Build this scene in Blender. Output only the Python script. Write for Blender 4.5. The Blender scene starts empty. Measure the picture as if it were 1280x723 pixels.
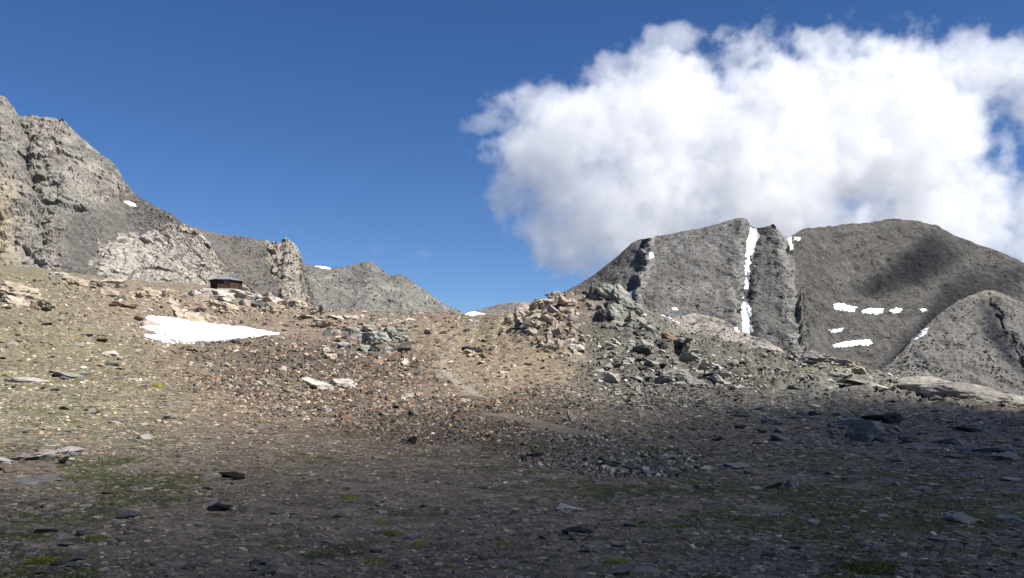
import bpy, bmesh, math, random
import numpy as np
from mathutils import Vector, Matrix, Euler
from mathutils.bvhtree import BVHTree

random.seed(7)
rng = np.random.default_rng(7)
sc = bpy.context.scene
COL = sc.collection

# ------------------------------------------------------------------ camera
F, W, H, HOR, EYE = 1108.0, 1280, 723, 500.0, 1.6
cam = bpy.data.cameras.new('camera')
cam_ob = bpy.data.objects.new('camera', cam)
COL.objects.link(cam_ob)
cam.sensor_width = 36.0
cam.lens = 36.0 * F / W
cam.shift_y = (HOR - H / 2) / W
cam.clip_start, cam.clip_end = 0.1, 60000
cam_ob.location = (0, 0, EYE)
cam_ob.rotation_euler = (math.pi / 2, 0, 0)
sc.camera = cam_ob

# ------------------------------------------------------------------ sky, sun, exposure
SUN_EL, SUN_AZ = math.radians(49), math.radians(119)      # azimuth: to the right of straight ahead
world = bpy.data.worlds.new('World')
sc.world = world
world.use_nodes = True
wn = world.node_tree
bg = wn.nodes['Background']
sky = wn.nodes.new('ShaderNodeTexSky')
sky.sky_type = 'NISHITA'
sky.sun_disc = False
sky.sun_elevation, sky.sun_rotation = SUN_EL, SUN_AZ
sky.altitude, sky.air_density, sky.dust_density, sky.ozone_density = 2700, 1.0, 0.15, 3.0
hsv = wn.nodes.new('ShaderNodeHueSaturation')
hsv.inputs['Saturation'].default_value, hsv.inputs['Value'].default_value = 1.22, 1.02
hsv.inputs['Hue'].default_value = 0.508
wn.links.new(sky.outputs[0], hsv.inputs['Color'])
wn.links.new(hsv.outputs[0], bg.inputs[0])
bg.inputs[1].default_value = 0.057
sun = bpy.data.lights.new('sun', 'SUN')
sun.energy, sun.angle, sun.color = 5.0, math.radians(0.53), (1.0, 0.962, 0.90)
sun_ob = bpy.data.objects.new('sun', sun)
COL.objects.link(sun_ob)
SDIR = Vector((math.cos(SUN_EL) * math.sin(SUN_AZ), math.cos(SUN_EL) * math.cos(SUN_AZ), math.sin(SUN_EL)))
sun_ob.rotation_euler = SDIR.to_track_quat('Z', 'Y').to_euler()
vs = sc.view_settings
vs.view_transform, vs.look, vs.exposure, vs.gamma = 'Standard', 'None', 1.0, 1.0
vs.use_curve_mapping = False
cy = sc.cycles
cy.use_denoising = True
cy.use_adaptive_sampling = True
cy.adaptive_threshold = 0.03
cy.max_bounces, cy.diffuse_bounces, cy.glossy_bounces = 36, 3, 2
cy.volume_bounces, cy.transparent_max_bounces = 36, 12
cy.volume_step_rate = 5.0

# ------------------------------------------------------------------ numeric helpers
_perm = np.concatenate([rng.permutation(256)] * 2).astype(np.int64)
_grad = rng.normal(size=(256, 3)); _grad /= np.linalg.norm(_grad, axis=1)[:, None]

def perlin(x, y, z=None):
    x = np.asarray(x, float); y = np.asarray(y, float)
    z = np.zeros_like(x) + 0.37 if z is None else np.asarray(z, float)
    x, y, z = np.broadcast_arrays(x, y, z)
    xi, yi, zi = np.floor(x).astype(np.int64), np.floor(y).astype(np.int64), np.floor(z).astype(np.int64)
    xf, yf, zf = x - xi, y - yi, z - zi
    u, v, w = (t * t * t * (t * (t * 6 - 15) + 10) for t in (xf, yf, zf))
    xi, yi, zi = xi & 255, yi & 255, zi & 255
    def g(a, b, c):
        h = _perm[_perm[_perm[(xi + a) & 255] + ((yi + b) & 255)] + ((zi + c) & 255)]
        G = _grad[h]
        return G[..., 0] * (xf - a) + G[..., 1] * (yf - b) + G[..., 2] * (zf - c)
    def gx(b, c):
        p = g(0, b, c); return p + u * (g(1, b, c) - p)
    x00, x10, x01, x11 = gx(0, 0), gx(1, 0), gx(0, 1), gx(1, 1)
    a = x00 + v * (x10 - x00); b = x01 + v * (x11 - x01)
    return 1.6 * (a + w * (b - a))

def fbm(x, y, z=None, octaves=4, gain=0.5):
    s, amp, f = 0.0, 1.0, 1.0
    for o in range(octaves):
        s = s + amp * perlin(x * f + 17.3 * o, y * f - 9.1 * o, None if z is None else z * f + 5.7 * o)
        amp *= gain; f *= 2.03
    return s

def ridged(x, y, z=None, octaves=4):
    s, amp, f = 0.0, 1.0, 1.0
    for o in range(octaves):
        n = 1 - np.abs(perlin(x * f + 31.7 * o, y * f + 3.3 * o, None if z is None else z * f - 8.8 * o)) * 1.6
        s = s + amp * n; amp *= 0.5; f *= 2.1
    return s / 1.9

def cells(u, v, seed=0):
    """one random offset per block of a jointed rock face, in -.5 .. .5"""
    v0 = np.floor(v).astype(np.int64)
    u0 = np.floor(u + _perm[(v0 + seed) & 255] / 256.0).astype(np.int64)
    return _perm[(_perm[(u0 + seed * 7) & 255] + v0) & 255] / 255.0 - .5

def sstep(a, b, x):
    t = np.clip((np.asarray(x, float) - a) / (b - a), 0, 1)
    return t * t * (3 - 2 * t)

def pchip(xs, ys, x):
    xs, ys, x = np.asarray(xs, float), np.asarray(ys, float), np.asarray(x, float)
    h = np.diff(xs); d = np.diff(ys) / h
    m = np.zeros_like(ys)
    m[0], m[-1] = d[0], d[-1]
    for i in range(1, len(xs) - 1):
        if d[i-1] * d[i] > 0:
            w1, w2 = 2 * h[i] + h[i-1], h[i] + 2 * h[i-1]
            m[i] = (w1 + w2) / (w1 / d[i-1] + w2 / d[i])
    x = np.clip(x, xs[0], xs[-1])
    i = np.clip(np.searchsorted(xs, x) - 1, 0, len(xs) - 2)
    t = (x - xs[i]) / h[i]
    return ((1 + 2*t) * (1-t)**2 * ys[i] + t * (1-t)**2 * h[i] * m[i] + t*t * (3 - 2*t) * ys[i+1] + t*t * (t-1) * h[i] * m[i+1])

def mesh_from(name, V, Q, cols=None, smooth=False):
    """V (n,3); Q (m,k) faces of one size, or a list of such arrays."""
    me = bpy.data.meshes.new(name)
    Qs = Q if isinstance(Q, list) else [Q]
    V = np.asarray(V, np.float32)
    me.vertices.add(len(V)); me.vertices.foreach_set('co', V.ravel())
    loops = np.concatenate([q.ravel() for q in Qs]).astype(np.int32)
    sizes = np.concatenate([np.full(len(q), q.shape[1]) for q in Qs]).astype(np.int32)
    me.loops.add(len(loops)); me.loops.foreach_set('vertex_index', loops)
    me.polygons.add(len(sizes))
    me.polygons.foreach_set('loop_start', np.concatenate([[0], np.cumsum(sizes)[:-1]]).astype(np.int32))
    me.polygons.foreach_set('loop_total', sizes)
    me.polygons.foreach_set('use_smooth', np.full(len(sizes), smooth))
    if cols is not None:
        a = me.color_attributes.new('tint', 'FLOAT_COLOR', 'POINT')
        c = np.ones((len(V), 4), np.float32); c[:, :3] = cols
        a.data.foreach_set('color', c.ravel())
    me.update(calc_edges=True)
    me.validate()
    return me

def link(name, me, mat=None, parent=None):
    o = bpy.data.objects.new(name, me)
    COL.objects.link(o)
    if mat is not None and len(me.materials) == 0: me.materials.append(mat)
    if parent is not None: o.parent = parent
    return o

def tag(o, label=None, cat=None, group=None, kind=None):
    if label: o['label'] = label
    if cat: o['category'] = cat
    if group: o['group'] = group
    if kind: o['kind'] = kind
    return o

def grid_quads(nr, nc):
    i = np.arange((nr - 1) * (nc - 1)); r, c = i // (nc - 1), i % (nc - 1)
    a = r * nc + c
    return np.stack([a, a + 1, a + nc + 1, a + nc], 1)

def lin(*c):
    c = np.array(c, float) / 255
    return np.where(c <= .04045, c / 12.92, ((c + .055) / 1.055) ** 2.4)

# ------------------------------------------------------------------ materials
class NT:
    def __init__(s, name):
        s.m = bpy.data.materials.new(name); s.m.use_nodes = True
        s.t = s.m.node_tree; s.b = s.t.nodes['Principled BSDF']
        s.b.inputs['Roughness'].default_value = 0.92
        s.b.inputs['Specular IOR Level'].default_value = 0.25
    def n(s, typ, **kw):
        x = s.t.nodes.new(typ)
        for k, v in kw.items():
            if k in x.inputs: 
                if hasattr(v, 'links') or isinstance(v, bpy.types.NodeSocket): s.t.links.new(v, x.inputs[k])
                else: x.inputs[k].default_value = v
            else: setattr(x, k, v)
        return x
    def l(s, a, b): s.t.links.new(a, b)
    def mapping(s, vec, scale, rot=(0, 0, 0)):
        m = s.n('ShaderNodeMapping'); s.l(vec, m.inputs['Vector'])
        m.inputs['Scale'].default_value = scale; m.inputs['Rotation'].default_value = rot
        return m.outputs[0]
    def noise(s, vec, scale, detail=5, rough=.55):
        n = s.n('ShaderNodeTexNoise'); s.l(vec, n.inputs['Vector'])
        n.inputs['Scale'].default_value = scale; n.inputs['Detail'].default_value = detail; n.inputs['Roughness'].default_value = rough
        return n.outputs[0]
    def ramp(s, fac, lo, hi, a, b):
        r = s.n('ShaderNodeMapRange'); s.l(fac, r.inputs[0])
        for i, v in enumerate((lo, hi, a, b)): r.inputs[i + 1].default_value = v
        return r.outputs[0]
    def mul(s, col, fac):
        m = s.n('ShaderNodeVectorMath', operation='SCALE'); s.l(col, m.inputs[0]); s.l(fac, m.inputs['Scale']); return m.outputs[0]
    def mix(s, a, b, fac):
        m = s.n('ShaderNodeMix', data_type='RGBA')
        for v, k in ((a, 6), (b, 7)):
            if isinstance(v, tuple): m.inputs[k].default_value = (*v, 1)
            else: s.l(v, m.inputs[k])
        s.l(fac, m.inputs[0]); return m.outputs[2]
    def bump(s, h, dist, strength=1.0, normal=None):
        b = s.n('ShaderNodeBump'); s.l(h, b.inputs['Height']); b.inputs['Distance'].default_value = dist; b.inputs['Strength'].default_value = strength
        if normal is not None: s.l(normal, b.inputs['Normal'])
        return b.outputs[0]

ALB = .77
def mat_tinted(name, scales, contrast, bumps, stretch=(1, 1, 1), chips=()):
    """rock or soil: the mesh's own tint, broken up by noise at several sizes (metres)."""
    k = NT(name)
    att = k.n('ShaderNodeAttribute', attribute_name='tint').outputs['Color']
    pos = k.n('ShaderNodeNewGeometry').outputs['Position']
    vec = k.mapping(pos, stretch)
    c = k.mul(att, k.n('ShaderNodeValue').outputs[0]); c.node.inputs['Scale'].links[0].from_node.outputs[0].default_value = ALB
    for s_, ct in chips:                      # single chips too small or too far to be built: one shade each
        v = k.n('ShaderNodeTexVoronoi'); k.l(k.mapping(pos, (1, 1, 1.6)), v.inputs['Vector']); v.inputs['Scale'].default_value = 1.0 / s_
        sep = k.n('ShaderNodeSeparateColor'); k.l(v.outputs['Color'], sep.inputs[0])
        c = k.mul(c, k.ramp(sep.outputs[0], 0, 1, 1 - ct, 1 + ct))
    for s_, ct in zip(scales, contrast):
        n = k.noise(vec, 1.0 / s_, 6, .6)
        c = k.mul(c, k.ramp(n, .28, .72, 1 - ct, 1 + ct))
    k.l(c, k.b.inputs['Base Color'])
    nr = None
    for s_, d in bumps:
        nr = k.bump(k.noise(vec, 1.0 / s_, 7, .65), d, 1.0, nr)
    if nr is not None: k.l(nr, k.b.inputs['Normal'])
    return k.m

M_GROUND = mat_tinted('stony_soil', (3.0, .5, .07), (.15, .25, .3), ((.6, .15), (.08, .05)), chips=((.27, .38), (.055, .35)))
M_MOUNT = mat_tinted('mountain_rock', (40, 8, 2.2), (.10, .16, .22), ((14, 1.6), (3.5, 1.2)), chips=((5.5, .14), (2.6, .22)))
M_CLIFF = mat_tinted('cliff_rock', (20, 4, .9), (.10, .18, .25), ((6, .7), (1.5, .4)), chips=((1.1, .22),))
M_SCREE = mat_tinted('scree_stone', (.3,), (.22,), ())
M_PATH = mat_tinted('trodden_gravel', (1.5, .25), (.12, .2), ((.3, .05),))

def mat_rock(name, massive=False):
    k = NT(name)
    oi = k.n('ShaderNodeObjectInfo')
    tc = k.n('ShaderNodeTexCoord').outputs['Object']
    pos = k.n('ShaderNodeNewGeometry').outputs['Position']
    c = oi.outputs['Color']
    strata = k.noise(pos, .8, 5, .65) if massive else k.noise(k.mapping(tc, (.7, .7, 5.0)), 2.2, 4, .6)
    c = k.mul(c, k.ramp(strata, .3, .7, .74, 1.22))
    blot = k.noise(pos, 1.1, 6, .65)
    c = k.mul(c, k.ramp(blot, .3, .7, .7, 1.25))
    lich = k.ramp(k.noise(pos, 3.1, 5, .7), .58, .7, 0, .55)
    c = k.mix(c, (.075, .075, .06), lich)
    k.l(c, k.b.inputs['Base Color'])
    h1 = k.noise(pos, .9, 7, .7) if massive else k.noise(k.mapping(tc, (1, 1, 4.0)), 3.0, 6, .65)
    nr = k.bump(h1, .5 if massive else .12, .9)
    nr = k.bump(k.noise(pos, 9, 5, .6), .03, .8, nr)
    k.l(nr, k.b.inputs['Normal'])
    return k.m
M_ROCK = mat_rock('weathered_rock')
M_ROCK_MASSIVE = mat_rock('massive_rock', True)

def mat_snow():
    k = NT('old_snow')
    pos = k.n('ShaderNodeNewGeometry').outputs['Position']
    n = k.noise(pos, .5, 6, .6)
    k.l(k.mix((.80, .82, .85), (.93, .93, .92), k.ramp(n, .35, .6, 0, 1)), k.b.inputs['Base Color'])
    k.l(k.bump(k.noise(pos, 1.2, 5, .6), .12, .6), k.b.inputs['Normal'])
    k.b.inputs['Roughness'].default_value = .7
    return k.m
M_SNOW = mat_snow()

def mat_leaf():
    k = NT('moss_green')
    att = k.n('ShaderNodeAttribute', attribute_name='tint').outputs['Color']
    k.l(att, k.b.inputs['Base Color'])
    k.b.inputs['Roughness'].default_value = .8
    return k.m
M_LEAF = mat_leaf()

def mat_plain(name, col, rough=.8, metal=0, grain=None, var=.25, bump=.01):
    k = NT(name)
    tc = k.n('ShaderNodeTexCoord').outputs['Object']
    vec = k.mapping(tc, grain or (1, 1, 1))
    n = k.noise(vec, 2.0, 6, .6)
    rgb = k.n('ShaderNodeRGB'); rgb.outputs[0].default_value = (*col, 1)
    k.l(k.mul(rgb.outputs[0], k.ramp(n, .3, .7, 1 - var, 1 + var)), k.b.inputs['Base Color'])
    k.l(k.bump(n, bump), k.b.inputs['Normal'])
    k.b.inputs['Roughness'].default_value = rough; k.b.inputs['Metallic'].default_value = metal
    return k.m
M_WOOD = mat_plain('dark_stained_boards', (.045, .026, .02), .8, 0, (9, 9, .6), .5)
M_POSTWOOD = mat_plain('dark_timber', (.04, .022, .016), .8, 0, (9, 9, .6), .4)
M_TIN = mat_plain('grey_tin', (.24, .26, .30), .5, .4, (2, 2, 2), .18)
M_TRIM = mat_plain('pale_trim', (.38, .36, .33), .7)
M_PANE = mat_plain('window_glass', (.03, .035, .04), .12, 0, None, .1, 0)
M_IRON = mat_plain('dark_iron', (.02, .019, .018), .6)

# ------------------------------------------------------------------ ground height
GY = np.array([15, 25, 40, 60, 80, 100, 125, 165, 215], float)
TAB = {   # photo rows at which the ground lies, by distance; the last two numbers: distance and row of the crest
    -400: ([600, 540, 488, 440, 405, 375, 345, 325, 310], 260, 300),
    0:    ([608, 553, 505, 462, 430, 404, 378, 354, 336], 240, 333),
    150:  ([611, 558, 512, 474, 446, 420, 394, 369, 352], 240, 350),
    285:  ([613, 562, 520, 486, 462, 440, 416, 387, 362], 225, 361),
    400:  ([614, 564, 525, 493, 469, 446, 424, 396], 180, 389),
    480:  ([614, 565, 528, 496, 471, 448, 425, 399], 175, 394),
    560:  ([615, 565, 530, 500, 473, 449, 424, 397], 170, 395),
    640:  ([615, 566, 532, 503, 475, 445, 410], 145, 391),
    700:  ([615, 566, 533, 505, 475, 434], 122, 371),
    760:  ([616, 567, 534, 506, 479, 436], 118, 369),
    850:  ([616, 567, 535, 508, 484, 452], 118, 412),
    950:  ([616, 568, 536, 510, 488, 465], 122, 439),
    1050: ([617, 568, 537, 513, 494, 477], 127, 455),
    1150: ([617, 569, 539, 517, 502, 490], 130, 479),
    1280: ([618, 570, 541, 524, 514, 507], 130, 501),
    1700: ([619, 572, 545, 530, 523, 519], 130, 514),
}
LY = np.linspace(math.log(0.5), math.log(9000), 420)
PXT = np.arange(-400, 1701, 10.0)
def _build_table():
    rows = []
    for px in sorted(TAB):
        pys, yc, pc = TAB[px]
        n = len([y for y in GY if y < yc - 6])
        ys = [0.5, 3, 8] + list(GY[:min(n, len(pys))]) + [yc]
        zs = [0, 0, 0] + [EYE + y * (HOR - p) / F for y, p in zip(GY, pys[:n])] + [EYE + yc * (HOR - pc) / F]
        zc = zs[-1]
        drop = 0.0 if px <= 285 else (0.1 if px < 600 else .28)
        ys += [yc + 12, yc + 60, yc + 200, yc + 700, 9000]
        zs += [zc - 12 * drop, zc - 60 * drop, zc - 130 * drop - 2, -50, -120]
        rows.append(pchip(np.log(ys), zs, LY))
    R = np.array(rows)                                       # (ncol, nY)
    k = np.array(sorted(TAB), float)
    T = np.stack([pchip(k, R[:, j], PXT) for j in range(len(LY))], 1)
    for _ in range(2):
        T[1:-1] = .25 * T[:-2] + .5 * T[1:-1] + .25 * T[2:]
    return T
ZT = _build_table()

def base_height(x, y):
    x, y = np.asarray(x, float), np.asarray(y, float)
    r, az = np.hypot(x, y), np.arctan2(x, y)
    azc = np.clip(az, -.74, .74)
    px = np.clip(640 + F * np.tan(azc), -400, 1700)
    Y = np.maximum(r * np.cos(azc), .51)
    i = np.clip((px + 400) / 10, 0, len(PXT) - 1.001); j = np.clip((np.log(Y) - LY[0]) / (LY[1] - LY[0]), 0, len(LY) - 1.001)
    a, b = i.astype(int), j.astype(int); u, v = i - a, j - b
    z = (ZT[a, b] * (1-u) + ZT[a+1, b] * u) * (1-v) + (ZT[a, b+1] * (1-u) + ZT[a+1, b+1] * u) * v
    back = sstep(1.0, 2.2, np.abs(az))
    return z * (1 - back) - back * np.minimum(r, 400) * .03

def height(x, y):
    x, y = np.asarray(x, float), np.asarray(y, float)
    r = np.hypot(x, y)
    z = base_height(x, y)
    far = sstep(20, 110, r)
    z = z + fbm(x / 9, y / 9, None, 3) * (.15 + .30 * far)
    z = z + fbm(x / 1.7, y / 1.7, None, 3) * (.055 + .09 * far)
    led = fbm(x / 22 + 5, y / 22, None, 2)                    # low bedrock steps on the upper slopes
    z = z + (np.abs(np.mod(led * 6 + fbm(x / 5, y / 5, None, 2) * .5, 1) - .5) - .25) * 1.1 * far * sstep(60, 100, r)
    bed = sstep(6, 14, x) * sstep(66, 84, y) * sstep(60, 40, x)     # bare bedrock right of the crest
    dipz = (x * .55 - y * .25 + fbm(x / 6, y / 6, None, 2) * 2.2)
    z = z + bed * ((np.mod(dipz / 2.6, 1) ** 2 - .3) * .75 + (ridged(x / 3, y / 3, None, 3) - .6) * .5)
    return z

LS_ALL = np.exp(np.linspace(math.log(4.5), math.log(235), 360))
def ground_at(px, py, LS=None):
    """the first ground point seen through photo pixels (arrays)"""
    px, py = np.atleast_1d(np.asarray(px, float)), np.atleast_1d(np.asarray(py, float))
    _LS = LS_ALL if LS is None else LS
    X = (px[:, None] - 640) / F * _LS[None]
    P = HOR - (height(X, np.broadcast_to(_LS, X.shape)) - EYE) / _LS * F
    hit = P <= py[:, None]
    k = np.where(hit.any(1), hit.argmax(1), np.argmin(P, 1)); k = np.maximum(k, 1)
    idx = np.arange(len(px))
    p0, p1 = P[idx, k-1], P[idx, k]
    t = np.clip((p0 - py) / np.maximum(p0 - p1, 1e-6), 0, 1)
    Y = _LS[k-1] + (_LS[k] - _LS[k-1]) * t
    X = (px - 640) / F * Y
    return np.stack([X, Y, height(X, Y)], 1)
def gpt(px, py): return Vector(ground_at(px, py, LS_ALL[::3])[0])
def to_px(x, y, z): return 640 + F * x / y, HOR - (z - EYE) / y * F

def blob(px, py, cx, cy_, rx, ry):
    return np.clip(1 - np.hypot((px - cx) / rx, (py - cy_) / ry), 0, 1)

C = dict(tan=np.array([.225, .18, .138]), olive=np.array([.192, .172, .112]), brown=np.array([.188, .13, .096]),
         grey=np.array([.188, .152, .108]), gg=np.array([.155, .152, .132]), moss=np.array([.085, .09, .022]),
         ochre=np.array([.235, .19, .13]), dark=np.array([.075, .068, .06]))

def moss_mask(x, y, px, py):
    n = .75 * fbm(x / 2.6, y / 2.6, None, 4) + .55 * fbm(x / .7, y / .7, None, 3) + .2 * fbm(x / .2, y / .2, None, 2)
    want = .50 - .10 * sstep(540, 620, py) - .68 * np.clip(blob(px, py, 1120, 655, 440, 120) * 1.7, 0, 1) - .3 * blob(px, py, 700, 560, 420, 60) - .25 * blob(px, py, 420, 690, 500, 90) \
        - .35 * blob(px, py, 60, 640, 300, 140) - .4 * blob(px, py, 1030, 455, 160, 30) - .30 * blob(px, py, 60, 490, 240, 90) - .3 * blob(px, py, 790, 430, 100, 40) - .4 * blob(px, py, 520, 535, 160, 20)
    return sstep(want - .1, want + .25, n)

def rubble_mask(x, y, px, py):
    n = fbm(x / 6, y / 6, None, 3) * .35
    m = np.maximum.reduce([blob(px, py, 400, 475, 210, 62), blob(px, py, 310, 440, 110, 30), blob(px, py, 560, 525, 210, 45), blob(px, py, 690, 555, 120, 38), blob(px, py, 690, 500, 80, 26),
                           blob(px, py, 800, 580, 130, 26), blob(px, py, 840, 470, 170, 55), blob(px, py, 890, 455, 190, 55), blob(px, py, 780, 425, 100, 55) * .9])
    return sstep(.18, .42, m + n * .6)

PATHS = [  # photo points of the footpath and half its width in metres
   
    ([(540, 404), (543.6, 416), (558, 425), (567, 436), (554, 448), (555, 462), (572, 479), (592, 491), (612, 500)], .5),
    ([(604, 517), (640, 521), (675, 529), (705, 538), (750, 545)], 1.0),
]
def path_points(pts, n=60):
    p = np.array(pts, float); t = np.linspace(0, len(p) - 1, n)
    qx, qy = pchip(np.arange(len(p)), p[:, 0], t), pchip(np.arange(len(p)), p[:, 1], t)
    g = ground_at(qx, qy)
    xy = g[:, :2].copy()
    for _ in range(6): xy[1:-1] = .25 * xy[:-2] + .5 * xy[1:-1] + .25 * xy[2:]
    return xy
PATH_XY = [(path_points(p), w) for p, w in PATHS]
def path_mask(x, y):
    m = np.zeros(np.shape(x))
    for xy, w in PATH_XY:
        d = np.full(np.shape(x), 1e9)
        for q in xy: d = np.minimum(d, np.hypot(x - q[0], y - q[1]))
        m = np.maximum(m, sstep(w * 1.7, w * .6, d))
    return m

def soil_tint(x, y, z):
    yy = np.maximum(y, 1.0)
    px, py = to_px(x, yy, z)
    n = fbm(x / 7, y / 7, None, 3)[..., None]
    c = np.zeros((*np.shape(x), 3)) + C['grey']
    def mix(c, name, m): return c * (1 - m[..., None]) + C[name] * m[..., None]
    upslope = sstep(560, 470, py + n[..., 0] * 22)  # row mask: grey-green rock sets in higher up the slope
    c = mix(c, 'brown', sstep(620, 520, py) * .5)
    c = mix(c, 'olive', np.clip(sstep(330, 120, px + n[..., 0] * 50) * sstep(600, 520, py) * .9, 0, 1))
    c = mix(c, 'tan', np.clip(blob(px, py, 230, 385, 260, 60) * 1.1 + blob(px, py, 450, 410, 160, 35), 0, .7))
    c = mix(c, 'ochre', np.clip(blob(px, py, 620, 445, 120, 70) * 1.8, 0, .85))
    c = mix(c, 'gg', sstep(690, 780, px + n[..., 0] * 30) * upslope * .9)
    c = mix(c, 'dark', rubble_mask(x, y, px, py) * .55)
    c = mix(c, 'moss', moss_mask(x, y, px, py) * np.where(py > 560, .85, .5))
    return c

# ground sheet: fine inside the view, coarse all round, out to the horizon
def build_ground():
    pxs = np.arange(-140, 1421, 2.3)
    az_in = np.arctan((pxs - 640) / F)
    az = np.concatenate([np.linspace(-math.pi, az_in[0], 46)[:-1], az_in, np.linspace(az_in[-1], math.pi, 46)[1:]])
    q = np.concatenate([np.linspace(math.log(1.2), math.log(6), 30)[:-1], np.linspace(math.log(6), math.log(240), 340)[:-1], np.linspace(math.log(240), math.log(9000), 40)])
    r = np.exp(q)
    A, R = np.meshgrid(az, r)
    x, y = R * np.sin(A), R * np.cos(A)
    z = height(x.ravel(), y.ravel()).reshape(x.shape)
    col = soil_tint(x.ravel(), y.ravel(), z.ravel())
    V = np.stack([x.ravel(), y.ravel(), z.ravel()], 1)
    Q = grid_quads(*x.shape)
    V = np.vstack([V, [[0, 0, 0]]]); col = np.vstack([col, [C['grey']]])
    nc = x.shape[1]; a = np.arange(nc - 1)
    tri = np.stack([np.full(nc - 1, len(V) - 1), a + 1, a], 1)
    o = link('ground', mesh_from('ground', V, [Q, tri], col, True), M_GROUND)
    tag(o, kind='structure')
build_ground()

for (xy, w), nm in zip(PATH_XY, ('path', 'path')):
    k = 7
    tan_ = np.gradient(xy, axis=0); tan_ /= np.linalg.norm(tan_, axis=1)[:, None]
    nor = np.stack([-tan_[:, 1], tan_[:, 0]], 1)
    V = []
    n = len(xy)
    wob = 1 + .35 * perlin(np.arange(n) / 4.0, np.full(n, w * 7))
    end = np.minimum(1, np.minimum(np.arange(n), np.arange(n)[::-1]) / 6 + .1)
    for j in range(k):
        s = (j / (k - 1) - .5) * 2
        p = xy + nor * (s * w * wob * end)[:, None]
        lift = .07 * (1 - s * s) - .03
        V.append(np.column_stack([p, height(p[:, 0], p[:, 1]) + lift]))
    V = np.stack(V, 1).reshape(-1, 3)
    tint = np.array([.265, .232, .185]) if w < .9 else np.array([.182, .15, .11])
    o = link('path', mesh_from('path', V, grid_quads(n, k), np.tile(tint, (len(V), 1)), True), M_PATH)
    tag(o, kind='structure')

# ------------------------------------------------------------------ mountains
BVH, FRONT = {}, {}
def mountain(name, px0, px1, npx, crest, base, Yb, Yc, nt, disp, tint, mat, depth=None, back=(60, 25)):
    pxs = np.linspace(px0, px1, npx)
    cp = np.array(crest, float)
    cy_ = np.interp(pxs, cp[:, 0], cp[:, 1])
    by = np.interp(pxs, *np.array(base, float).T) if not isinstance(base, (int, float)) else np.full(npx, float(base))
    yb = np.interp(pxs, *np.array(Yb, float).T); yc = np.interp(pxs, *np.array(Yc, float).T)
    t = np.linspace(0, 1, nt)[:, None]
    py = by[None] + (cy_ - by)[None] * t
    PX = np.broadcast_to(pxs, py.shape)
    Y = yb[None] + (yc - yb)[None] * t
    if depth is not None: Y = Y + depth(PX, py) * sstep(0, .06, t)
    X = (PX - 640) / F * Y
    Z = EYE + (HOR - py) / F * Y
    P = np.stack([X, Y, Z], 2)
    # far side
    nb = 8
    rows = [P]
    for b in range(1, nb):
        q = P[-1].copy(); s = b / (nb - 1)
        y_old = q[:, 1].copy(); q[:, 1] += back[0] * s * 8; q[:, 0] *= q[:, 1] / y_old; q[:, 2] -= back[1] * (s ** 1.3) * 8
        rows.append(q[None])
    P = np.concatenate(rows, 0)
    tt = np.concatenate([t[:, 0], np.ones(nb - 1)])
    PXa = np.broadcast_to(pxs, P.shape[:2]); pya = np.concatenate([py, np.broadcast_to(cy_, (nb - 1, npx))], 0)
    d = disp(P[..., 0], P[..., 1], P[..., 2], PXa, pya)
    d = d * (1 - .4 * sstep(.93, 1, tt))[:, None]          # keep the skyline free of stray spikes
    P = P + d[..., None] * np.array([0, -.72, .69])
    V = P.reshape(-1, 3)
    c = tint(V[:, 0], V[:, 1], V[:, 2], PXa.ravel(), pya.ravel())
    Q = grid_quads(*P.shape[:2])
    o = link(name, mesh_from(name, V, Q, c, False), mat)
    tag(o, kind='structure')
    FRONT[name] = P[:nt]
    BVH[name] = BVHTree.FromPolygons([tuple(v) for v in V], [tuple(q) for q in Q])
    return o

def mixc(c, col, m): return c * (1 - m[..., None]) + np.asarray(col) * m[..., None]

# left cliff
def cliff_zones(x, y, z, px, py):
    w = fbm(px / 30, py / 22, None, 4)
    wx, wy = px + 16 * w, py + 12 * fbm(px / 25 + 9, py / 25, None, 4)
    # dark scree apron
    ap = sstep(-8, 8, wy - (262 - (wx - 150) * .12)) * sstep(60, 95, wx)
    ap = np.maximum(ap, sstep(235, 250, wy) * sstep(130, 160, wx))
    pale = np.maximum.reduce([blob(wx, wy, 165, 320, 58, 42), blob(wx, wy, 225, 318, 60, 46), blob(wx, wy, 255, 330, 40, 60)]) * 3
    pale = np.clip(pale + .5 * fbm(px / 9, py / 7, None, 3), 0, 1)
    pale = sstep(.35, .85, pale)
    gully = np.clip(1 - np.abs(wx - (22 + (py - 140) * .22)) / 16, 0, 1) * sstep(330, 250, py)
    return np.clip(ap, 0, 1), pale, gully
def cliff_disp(x, y, z, px, py):
    ap, pale, gully = cliff_zones(x, y, z, px, py)
    rockm = np.clip(1 - ap + pale, 0.12, 1)
    big = fbm(x / 30, y / 30, z / 22, 3) * 3
    # bedding: thin overhanging shelves, dipping to the right
    s = (z + x * .12 + fbm(x / 18, y / 18, z / 18, 3) * 4) / 3.4
    shelf = (np.mod(s, 1) ** 1.6 - .4) * .8
    wv = fbm(x / 9, y / 9, z / 9, 2)
    bed = z + x * .14 + 1.5 * wv
    blk = cells((x + wv) / 6.5, bed / 3.6, 1) * 2.6 + cells((x + y * .4) / 2.6 + wv, bed / 1.5, 2) * 1.3
    vert = fbm(x / 5, y / 5, z / 24, 3) * .7
    d = big * (.35 + .65 * rockm) + (shelf + blk + vert) * rockm * (1 - .45 * pale) + fbm(x / 1.6, y / 1.6, z / 1.6, 3) * .45
    return (d - gully * 1.6 + pale * .4) * np.clip(sstep(-1, 10, z), 0, 1)
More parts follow.
